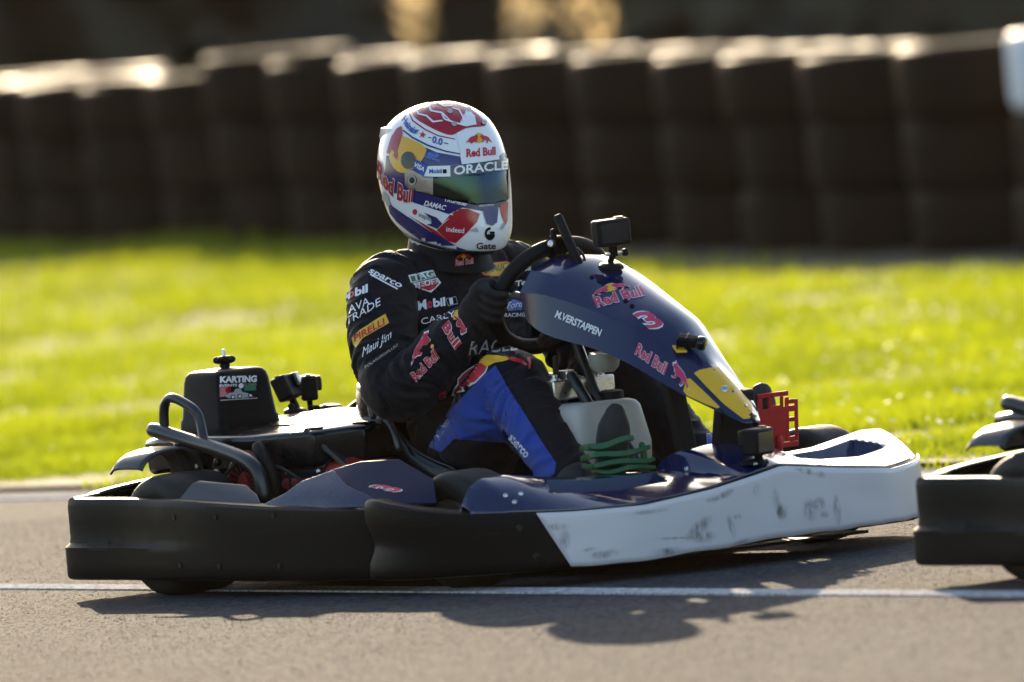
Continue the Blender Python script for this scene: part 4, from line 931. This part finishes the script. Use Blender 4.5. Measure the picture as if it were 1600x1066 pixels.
HG(ell((330, 545), 27, 30), 'h_black', 5.8, name='visor_screw')
# lower shell
HT('TAGHeuer', (512, 668), (648, 696), (2, -22), 'h_white', layer=3, bold=.02); HT('VERSTAPPEN', (715, 700), (803, 692), (0, -11), 'h_white', layer=3); HT('DAMAC', (394, 692), (520, 722), (8, -28), 'h_white', layer=3, bold=.03, shear=.2)
HG([(150, 590), (345, 685), (540, 748), (600, 715), (480, 830), (420, 815), (300, 760), (215, 705)], 'h_white', 2)
HG([(395, 735), (470, 765), (503, 800), (475, 832), (412, 806), (440, 800), (470, 800), (440, 775)], 'h_navy', 3)
HT('viaplay', (362, 760), (444, 788), (4, -30), 'p_black', layer=3); HG(ell((343, 732), 14, 17), 'p_red', 3)
HG([(600, 712), (650, 712), (722, 742), (705, 790), (640, 860), (580, 915), (540, 905), (470, 840), (478, 832), (545, 750)], 'h_red', 2)
HG([(300, 750), (470, 845), (540, 905), (500, 895), (440, 850), (360, 790)], 'h_red', 2)
HT('indeed', (526, 846), (630, 856), (2, -30), 'h_white', layer=3, bold=.01)
HG([(735, 710), (830, 705), (822, 790), (795, 812), (760, 800)], 'h_navy', 3); HG([(835, 690), (888, 665), (885, 780), (872, 808), (850, 750)], 'h_red', 2)
HG([(655, 840), (705, 822), (715, 850), (680, 845)], 'p_silver', 3); HG([(838, 830), (860, 790), (868, 812), (855, 830)], 'p_silver', 3)
gl = [(780 + 30 * math.cos(a), 858 + 38 * math.sin(a)) for a in [.1 + (2 * PI - 1.5) * k / 20 for k in range(21)]]; gi = [(780 + 17 * math.cos(a), 858 + 22 * math.sin(a)) for a in [.1 + (2 * PI - 1.5) * k / 20 for k in range(21)]]
HG(gl + gi[::-1], 'p_black', 3); HG([(780, 845), (808, 845), (808, 860), (780, 860)], 'p_black', 3)
HT('Gate', (702, 948), (815, 945), (0, -36), 'p_black', layer=3, bold=.02)
HG([(215, 700), (300, 760), (440, 850), (540, 905), (600, 940), (700, 968), (560, 966), (430, 930), (320, 860), (235, 790), (195, 740), (185, 680)], 'h_navy', 3)
HG([(140, 625), (165, 610), (190, 640), (200, 690), (185, 700), (150, 660)], 'p_silver', 4, name='helmet_clip')

# gloves: palm, four fingers and a thumb closed on the rim
def glove(s):
    a = PI + .06 if s < 0 else -.06
    c = SWC + e1 * (.154 * math.cos(a)) + e2 * (.136 * math.sin(a)); tg = (e2 * math.cos(a) * .92 * 1 - e1 * math.sin(a) * 1.04); tg = tg.normalized() * (1 if tg.z > 0 else -1)
    out = (e1 * math.cos(a) + e2 * math.sin(a)).normalized(); back = swn if swn.x < 0 else -swn   # back: towards the driver
    W = Vector((.165, .182 * s, .578)); geos = []
    pc = c + back * .034 + out * .012 - tg * .012
    geos.append(chain_geo([(W + Vector((-.02, .012 * s, -.02)), .043), (W, .04), (W.lerp(pc, .5) + out * .004, .043, .8), (pc + tg * .012, .044, .66), (pc + tg * .03 + out * .01, .036, .6)], tuple(tg)))
    for k in range(4):     # fingers wrap from the back over the outer side to the front
        o = tg * (.036 - .0215 * k); L = (.92, 1.0, .96, .78)[k]; r = (.0105, .011, .0105, .0092)[k]; p = []
        for ang, rr in ((-.15, .034), (.55, .036), (1.25, .034), (1.95, .031), (2.6, .028), (2.6 + .5 * L, .026)):
            q = c + o + (back * math.cos(ang) + out * math.sin(ang)) * rr; p.append((q, r * (1.15 if ang < .7 else 1)))
        geos.append(chain_geo(p, tuple(tg), 10))
    th = [(pc - out * .012 + tg * .006, .017), (c + back * .03 - out * .02 + tg * .02, .0145), (c + back * .006 - out * .033 + tg * .036, .0125), (c - back * .016 - out * .026 + tg * .046, .011)]
    geos.append(chain_geo(th, tuple(tg), 10))
    geos.append(chain_geo([(W + Vector((-.035, .02 * s, -.035)), .049), (W + Vector((-.012, .006 * s, -.012)), .047)], tuple(tg)))
    return remesh('glove', geos, .004, M['glove'], DRV, 2, lambda co, no: np.array([.0012 * noise.noise(Vector(p) * 60) for p in co]))
gR = glove(-1); gL = glove(1)
# boots
def boot(s, heel, toe, ank):
    h, t, a = Vector(heel), Vector(toe), Vector(ank); d = (t - h).normalized()
    g = [chain_geo([(h + d * .01, .034), (h.lerp(t, .3), .037, .8), (h.lerp(t, .55), .041, .75), (h.lerp(t, .8), .045, .62), (t - d * .03, .042, .55), (t - d * .008, .03, .5)], (0, 1, 0)), chain_geo([(h + d * .02, .036), (h.lerp(a, .6) + d * .03, .042), (a, .047), (a + (a - h) * .35 + Vector((-.02, 0, .05)), .05)], (0, 1, 0))]
    return remesh('boot', g, .005, M['shoe'], DRV, 3, lambda co, no: np.array([.0016 * noise.noise(Vector(p) * 40) for p in co]))
bR = boot(-1, (.612, -.205, .085), (.668, -.19, .366), (.555, -.2, .14)); bL = boot(1, (.62, .21, .09), (.715, .20, .375), (.56, .21, .145))

# --- suit print
c2 = lambda x, y: (520 + x * .2439, 360 + y * .2439)
BT = lambda txt, a, b, v, m, **k: T(body, txt, c2(*a), c2(*b), (v[0] * .2439, v[1] * .2439), m, **k)
BG = lambda pts, m, layer=1, smooth=0, name='emblem', **k: G(body, [c2(*p) for p in pts], m, layer, name, smooth, 3.0, **k)
# blue leg panels
G(body, [(672, 697), (686, 666), (707, 638), (739, 604), (757, 586), (775, 571), (782, 582), (791, 600), (806, 624), (823, 650), (846, 688), (869, 722), (866, 738), (854, 746), (833, 742), (822, 728), (807, 708), (790, 690), (773, 666), (765, 650), (747, 655), (712, 684), (691, 705)], 'suit_blue', 1, 'leg_panel', 0, 3.0, lift=.0026)
G(body, [(1106, 655), (1136, 655), (1136, 700), (1108, 700)], 'p_white', 1, 'leg_panel'); G(body, [(1108, 680), (1130, 684), (1130, 700), (1108, 700)], 'p_blue', 2, 'leg_panel')
T(body, 'sparco', (795, 683), (822, 714), (8, -10), 'p_white', layer=3, bold=.03, shear=.1); G(body, [(797, 693), (820, 717), (818, 720), (795, 696)], 'p_white', 2)
T(body, 'TE', (677, 690), (698, 652), (8, 3), 'p_lightblue', layer=3)
# chest and sleeve
BG([(488, 292), (645, 255), (665, 300), (505, 342)], 'p_white', 1); BG([(500, 298), (640, 265), (658, 300), (510, 334)], 'p_green', 2); BG([(515, 345), (672, 305), (696, 338), (635, 402), (560, 378)], 'p_white', 1); BG([(525, 350), (672, 313), (686, 338), (632, 392), (562, 370)], 'p_red', 2)
BT('TAG', (518, 328), (650, 296), (-8, -36), 'p_white', layer=3, bold=.03); BT('HEUER', (530, 372), (690, 338), (-6, -32), 'p_white', layer=3, bold=.02)
BT('M', (552, 515), (608, 505), (-8, -58), 'p_white', layer=2, bold=.04); BT('o', (610, 500), (644, 495), (-4, -58), 'p_red', layer=2, bold=.05); BT('bil', (650, 494), (724, 484), (-4, -52), 'p_white', layer=2, bold=.04)
BG([(724, 440), (790, 424), (803, 474), (740, 488)], 'p_silver', 1); BG([(729, 444), (787, 430), (798, 470), (743, 483)], 'p_black', 2); BT('1', (752, 478), (774, 472), (-6, -34), 'p_white', layer=3, bold=.05)
BT('CARLYLE', (574, 605), (860, 540), (-6, -38), 'p_white', layer=2)
BG([(938, 225), (955, 212), (1105, 194), (1135, 205), (1120, 270), (1060, 296), (965, 290), (948, 262)], 'p_red', 1, 2); BG([(944, 228), (958, 218), (1105, 200), (1128, 208), (1114, 266), (1058, 290), (968, 284), (953, 260)], 'p_yellow', 2, 2); BT('RAUCH', (995, 270), (1150, 240), (0, -44), 'p_green', layer=3, bold=.01); BG(ell((977, 258), 12, 20), 'p_red', 3)
two_bulls(col_, c2(788, 186), (100 * .2439, -6 * .2439), (0, -40 * .2439), 2); T(col_, 'Red Bull', c2(786, 228), c2(900, 212), (0, -8.8), 'p_red', layer=3, bold=.02, outline='p_white', ow=.03)
BT('sparco', (240, 275), (440, 375), (22, -32), 'p_white', layer=2, bold=.02, shear=.1); BG([(255, 285), (425, 378), (420, 386), (250, 293)], 'p_white', 2)
BT('M', (92, 462), (128, 440), (4, -48), 'p_white', layer=2, bold=.04); BT('o', (118, 440), (155, 425), (0, -50), 'p_red', layer=2, bold=.05); BT('bil', (160, 428), (238, 400), (0, -50), 'p_white', layer=2, bold=.04)
BT('AVA', (122, 538), (250, 478), (-4, -50), 'p_white', layer=2, bold=.0); BT('TRADE', (104, 612), (318, 482), (-4, -48), 'p_white', layer=2, bold=.0)
BG([(140, 690), (190, 640), (348, 536), (372, 596), (210, 690), (165, 752), (148, 730)], 'p_yellow', 1); BT('PIRELLI', (158, 715), (345, 604), (-6, -40), 'p_red', layer=2, bold=.03)
BT('Maui Jim', (208, 812), (388, 690), (-4, -56), 'p_white', layer=2, shear=.3); BT('POLARIZEDPLUS2', (228, 884), (428, 742), (-4, -16), 'p_silver', layer=2)
bull(body, c2(520, 862), (130 * .2439, -160 * .2439), (-40 * .2439, -60 * .2439), 'p_red', 3, 'p_white'); BG(ell((645, 745), 10, 12), 'p_yellow', 3)
BT('Red Bull', (540, 968), (690, 808), (-34, -48), 'p_red', layer=3, bold=.03, outline='p_white', ow=.03)
BT('Bull', (708, 620), (788, 765), (38, -40), 'p_red', layer=3, bold=.03, outline='p_white', ow=.03); bull(body, c2(775, 560), (50 * .2439, 125 * .2439), (40 * .2439, -45 * .2439), 'p_red', 3, 'p_white'); BG(ell((795, 545), 18, 34, 20, .4), 'p_yellow', 2)
# belt bull: large red body, yellow sun
BG([(760, 1058), (775, 1015), (800, 985), (800, 950), (830, 915), (870, 885), (920, 855), (955, 842), (1000, 870), (985, 910), (940, 955), (920, 975), (900, 985), (880, 1000), (855, 985), (840, 1010), (850, 1030), (800, 1040), (785, 1060)], 'p_white', 2); BG([(772, 1052), (785, 1018), (808, 990), (808, 955), (838, 920), (875, 892), (922, 863), (952, 850), (992, 872), (978, 906), (934, 948), (912, 968), (890, 972), (872, 988), (850, 976), (832, 1010), (838, 1024), (798, 1034)], 'p_red', 3)
BG([(938, 830), (955, 808), (1010, 800), (1060, 800), (1120, 815), (1130, 830), (1090, 842), (1040, 850), (990, 872), (955, 850)], 'p_yellow', 3); BG([(1110, 820), (1160, 815), (1210, 830), (1245, 860), (1240, 870), (1200, 850), (1150, 838)], 'p_red', 3); BG([(1240, 820), (1262, 818), (1270, 845), (1262, 885), (1250, 888), (1256, 850)], 'p_red', 3)
BT('RACLE', (870, 800), (1180, 770), (20, -90), 'p_silver', layer=2)
BG([(690, 1040), (730, 1020), (728, 1070), (690, 1075)], 'p_red', 2)
BG([(1108, 500), (1150, 440), (1210, 428), (1210, 508), (1120, 518)], 'p_blue', 2); BT('Ford', (1112, 502), (1215, 488), (0, -40), 'p_white', layer=3, shear=.3); BT('RACING', (1098, 555), (1230, 552), (0, -24), 'p_white', layer=2, bold=.02)
BT('Te', (1170, 358), (1240, 345), (0, -36), 'p_white', layer=2, bold=.03); BT('bybit', (1195, 262), (1270, 250), (0, -32), 'p_white', layer=2, bold=.03)
BG([(384, 162), (400, 132), (410, 165), (396, 150)], 'p_white', 2)

# --- kart print
c4 = lambda x, y: (800 + x * .3001, 360 + y * .3001)
FG = lambda pts, m, layer=1, **k: G(sf, [c4(*p) for p in pts], m, layer, 'emblem', **k)
FT = lambda txt, a, b, v, m, **k: T(sf, txt, c4(*a), c4(*b), (v[0] * .3001, v[1] * .3001), m, **k)
FT('M.VERSTAPPEN', (222, 452), (455, 552), (14, -34), 'p_white', layer=2, bold=.03)
two_bulls(sf, c4(420, 348), (190 * .3001, -48 * .3001), (-10 * .3001, -46 * .3001), 2, 'p_pink', 'p_white'); FT('Red Bull', (440, 402), (690, 338), (-22, -48), 'p_pink', layer=3, bold=.03, outline='p_white', ow=.03)
FT('3', (708, 514), (800, 494), (-84, -74), 'p_pink', layer=3, bold=.03, outline='p_white', ow=.05)
FT('Red Bull', (636, 640), (790, 750), (20, -52), 'p_pink', layer=3, bold=.03, outline='p_white', ow=.03)
bull(sf, c4(912, 838), (-95 * .3001, -70 * .3001), (25 * .3001, -90 * .3001), 'p_pink', 3, 'p_white')
FG([(945, 745), (975, 728), (1035, 716), (1078, 715), (1170, 815), (1250, 905), (1252, 940), (1240, 978), (1205, 984), (1100, 905), (1010, 815)], 'p_yellow', 2); FG([(905, 775), (925, 772), (1010, 852), (1080, 922), (1066, 928), (1010, 908), (908, 862), (888, 838)], 'p_yellow', 2)
for c, rx, ry, ro in [(c_, a_ * 1.3, b_ * 1.3, d_) for c_, a_, b_, d_ in (((914, 851), 12, 3, -.15), ((940, 858), 22, 6, -.1), ((1088, 822), 24, 9, -.75), ((1098, 836), 16, 8, -.2), ((1140, 820), 5, 18, -.25), ((1150, 806), 6, 5, .3), ((1152, 848), 16, 5, -.5), ((1214, 786), 6, 22, -.2), ((1222, 800), 9, 12, 0), ((1268, 797), 12, 16, 0), ((1282, 790), 10, 12, .4), ((1290, 806), 8, 5, 0), ((1312, 800), 6, 22, -.1), ((1258, 736), 16, 5, .3), ((1285, 743), 8, 5, .4), ((1130, 770), 14, 5, -.5), ((1050, 836), 30, 2, 0), ((1040, 856), 24, 6, -.1), ((870, 815), 16, 5, 0), ((1010, 795), 30, 3, -.1), ((880, 836), 8, 14, 0), ((1350, 830), 10, 4, 0), ((1180, 765), 5, 9, .1), ((1110, 778), 10, 4, -.2))]:
    pts = [(x + random.uniform(-.18, .18) * rx, y + random.uniform(-.18, .18) * ry) for x, y in ell(c, rx, ry, 14, ro)]; G(PLATE, pts, 'scuff', 1, 'scuff_mark', 0, 3.0, fade=(c, rx * .95, ry * .95, ro))
hit = bvh(sf).ray_cast(at(1132, 609, y=0) - VD * 3, VD)
if hit[0]: bolt(KART, hit[0] + hit[1] * .002, hit[1], .009, M['steel'])
for p in ((924, 434), (936, 440), (977, 471), (987, 479)):
    hit = bvh(sf).ray_cast(at(p[0], p[1], y=0) - VD * 3, VD)
    if hit[0]: bolt(KART, hit[0], hit[1], .006, M['black_matte'])
S6 = lambda x, y: (180 + x * .2875, 540 + y * .2875)
T(numpan, '3', S6(1530, 772), S6(1592, 757), (-36, -7.5), 'p_red', layer=3, bold=.03, outline='p_white', ow=.05)
S6 = lambda x, y: (180 + x * .2875, 540 + y * .2875)
G(ab, [S6(*p) for p in ((594, 165), (784, 160), (788, 283), (598, 292))], 'p_black', 1); G(ab, [S6(*p) for p in ((596, 222), (650, 220), (652, 270), (597, 275))], 'h_red', 2); G(ab, [S6(*p) for p in ((720, 215), (780, 213), (782, 240), (722, 243))], 'p_green', 2)
T(ab, 'KARTING', S6(598, 198), S6(784, 194), (0, -9), 'p_white', layer=3, bold=.05); T(ab, 'EVENTS', S6(596, 220), S6(682, 218), (0, -3.5), 'p_white', layer=3, bold=.03); T(ab, 'BULGARIA', S6(708, 214), S6(784, 212), (0, -3), 'p_silver', layer=3)
G(ab, [S6(*p) for p in ((600, 291), (788, 281), (788, 284), (600, 294))], 'p_white', 2); G(ab, [S6(*p) for p in ((625, 272), (640, 255), (665, 250), (675, 232), (700, 230), (708, 248), (760, 262), (765, 276), (690, 284), (640, 282))], 'p_silver', 3)
for c in ((695, 272), (750, 268), (660, 276)): G(ab, [S6(*p) for p in ell(c, 12, 12, 14)], 'p_black', 4); G(ab, [S6(*p) for p in ell(c, 7, 7, 12)], 'p_white', 5)
G(ab, [S6(*p) for p in ell((702, 216), 13, 14, 14)], 'p_white', 4)

# ------------------------------------------------------------------ action cameras and devices clipped to the kart
def kw(p): return KO + KM @ Vector(p)
def action_cam(label, c, look, up, base, size=1.0, group='action cameras on the kart'):
    """camera body with lens block; look and up in the kart's frame; base: foot of the mount"""
    c, base = Vector(c), Vector(base); r = root('action_camera', label, 'camera', kw(base), tuple(base), group)
    lk = Vector(look).normalized(); u = Vector(up); u = (u - lk * u.dot(lk)).normalized(); sd = u.cross(lk); s = size
    b = obox('camera_body', c, lk, u, (.036 * s, .074 * s, .054 * s), M['black_matte'], r, .006 * s)
    obox('lens_block', c + lk * .022 * s + sd * .016 * s + u * .008 * s, lk, u, (.014 * s, .032 * s, .032 * s), M['black_gloss'], r, .003 * s)
    lathe('lens', c + lk * .0292 * s + sd * .016 * s + u * .008 * s, lk, [(.012 * s, 0), (.012 * s, .001), (.001, .0016)], M['lens_glass'], r, 20)
    obox('screen', c - lk * .0182 * s, lk, u, (.001, .058 * s, .038 * s), M['lens_glass'], r, .0002)
    obox('shutter_button', c + u * .028 * s - sd * .02 * s, lk, u, (.012 * s, .016 * s, .004 * s), M['grey_plastic'], r, .001)
    foot = c - u * .030 * s
    for k in (-1, 0, 1): obox('mount_finger', foot + sd * .006 * k * s - u * .008 * s, lk, u, (.012 * s, .003 * s, .022 * s), M['black_plastic'], r, .001)
    j = foot - u * .014 * s; tube('mount_screw', [j - sd * .022 * s, j + sd * .016 * s], .0035 * s, M['steel'], r, 8, sp=0)
    lathe('thumb_knob', j - sd * .03 * s, sd, [(.007 * s, 0), (.008 * s, .003), (.007 * s, .009 * s)], M['black_matte'], r, 10)
    tube('mount_arm', [j, j.lerp(base, .5) + sd * .004, base], .0065 * s, M['black_plastic'], r, 8, sp=0)
    lathe('mount_base', base, (0.15, 0, 1) if base.z > .3 else (0, 0, 1), [(.026 * s, -.002), (.026 * s, .005), (.02 * s, .010), (.008 * s, .011)], M['black_matte'], r, 24)
    return r
def onto(o, px, py, g=.0):
    h = bvh(o).ray_cast(at(px, py, y=0) - VD * 4, VD); return h[0] + h[1] * g if h[0] else at(px, py, y=0)
pA = onto(sf, 955, 418); cA = at(955, 363, y=pA.y)
action_cam('black action camera with its back turned, mounted on top of the steering fairing', cA, (-.93, .25, .05), (0.08, -.06, 1), pA, 1.12)
pB = onto(cov, 462, 645); cB = at(448, 606, y=pB.y)
action_cam('tilted black action camera on the engine cover, its lens facing the driver', cB, (.72, .45, .35), (-.42, -.25, .8), pB, 1.08)
pC = pB + Vector((.03, .085, 0)); cC = at(482, 606, y=pC.y)
action_cam('black action camera standing upright behind the tilted one on the engine cover', cC, (.55, .8, .0), (0, 0, 1), pC, 1.08)
pD = onto(nose, 1176, 724); cD = at(1184, 690, y=pD.y)
action_cam('black action camera on the nose of the kart, below the fairing tip', cD, (-.9, -.35, .05), (0, 0, 1), pD, 1.12)
# slim device clamped to the steering wheel
LT = at(892, 382, y=-.02); lt = root('lap_timer', 'slim black timing device seen edge-on, clamped to the top of the steering wheel', 'device', kw(LT), tuple(LT))
dv = (at(872, 341, y=-.02) - at(907, 420, y=-.02))
obox('timer_case', at(890, 380, y=-.03), dv, -VD, (dv.length, .021, .06), M['black_matte'], lt, .007)
lathe('cable_gland', at(908, 421, y=-.035), dv, [(.007, -.012), (.008, 0), (.006, .006)], M['white_plastic'], lt, 12)
lathe('clamp', at(868, 386, y=-.03), (0, 1, 0), [(.026, -.014), (.026, .014), (.02, .016)], M['black_plastic'], lt, 18)
lathe('clamp_bolt', at(863, 381, y=-.05), (.3, -1, .2), [(.008, 0), (.008, .008), (.004, .009)], M['steel'], lt, 10)
tube('clamp_lever', [at(866, 375, y=-.04), at(864, 362, y=-.04)], .007, M['black_matte'], lt, 8, sp=0)
tube('timer_cable', [at(907, 424, y=-.035), at(914, 414, y=-.03), at(911, 398, y=-.02), at(902, 388, y=-.01)], .003, M['black_matte'], lt, 6)
# bullet clip with a yellow base on the fairing
q = onto(sf, 1060, 545); nq = Vector((.45, -.1, .9)).normalized()
bc = root('fairing_clip', 'small black clip with a yellow base on the steering fairing below the number', 'clip', kw(q), tuple(q))
obox('clip_base', q + nq * .002, (.8, -.3, -.4), nq, (.045, .026, .005), M['p_yellow'], bc, .002)
obox('clip_body', q + nq * .018 + Vector((.012, .012, 0)), (.75, .6, -.2), nq, (.045, .03, .024), M['black_matte'], bc, .006)
lathe('clip_knob', q + nq * .018 + Vector((.03, .028, -.006)), (.75, .6, -.2), [(.014, 0), (.016, .004), (.016, .014), (.012, .018)], M['black_gloss'], bc, 16)
for k in (-1, 1): obox('clip_rib', q + nq * .018 + Vector((.004 + .008 * k, .006 + .006 * k, 0)), (.75, .6, -.2), nq, (.003, .034, .028), M['black_gloss'], bc, .001)

# ------------------------------------------------------------------ the kart ahead, at the right edge
SKIP = {'guard_hoop', 'lettering', 'emblem', 'front_plate', 'scuff_mark'}
def copy_kart(src, world, rz, label):
    r = src.copy(); COL.objects.link(r); r.location = world; r.rotation_euler = (0, 0, rz); r['label'] = label
    for ch in list(src.children):
        if ch.name.split('.')[0] in SKIP: continue
        c = ch.copy(); COL.objects.link(c); c.parent = r
        for g_ in list(ch.children):
            if g_.name.split('.')[0] in SKIP: continue
            d = g_.copy(); COL.objects.link(d); d.parent = c
    return r
K2 = world_at(1436, 808, 28.62); rz2 = -KYAW + math.radians(1.5); off = Matrix.Rotation(rz2, 3, 'Z') @ Vector((-.79, -.66, 0))
copy_kart(KART, Vector((K2.x - off.x, K2.y - off.y, 0)), rz2, 'dark go-kart ahead, cut off by the right edge of the picture')

# ------------------------------------------------------------------ thin warm haze in the low backlight
def haze():
    lo, hi = (-75, -12, -1.3), (75, 110, 9.0); (a, b, c), (d, e, f) = lo, hi
    V = [(a, b, c), (d, b, c), (d, e, c), (a, e, c), (a, b, f), (d, b, f), (d, e, f), (a, e, f)]
    m = bpy.data.materials.new('haze'); m.use_nodes = True; t = m.node_tree
    for n in list(t.nodes): t.nodes.remove(n)
    out = t.nodes.new('ShaderNodeOutputMaterial'); v = t.nodes.new('ShaderNodeVolumePrincipled'); v.inputs['Color'].default_value = (.95, .78, .58, 1); v.inputs['Density'].default_value = HAZE; v.inputs['Anisotropy'].default_value = .55
    t.links.new(v.outputs[0], out.inputs['Volume'])
    o = mobj('haze', V, [(3, 2, 1, 0), (4, 5, 6, 7), (0, 1, 5, 4), (1, 2, 6, 5), (2, 3, 7, 6), (3, 0, 4, 7)], m, smooth=False); tag(o, kind='stuff')
HAZE = .00003
haze()
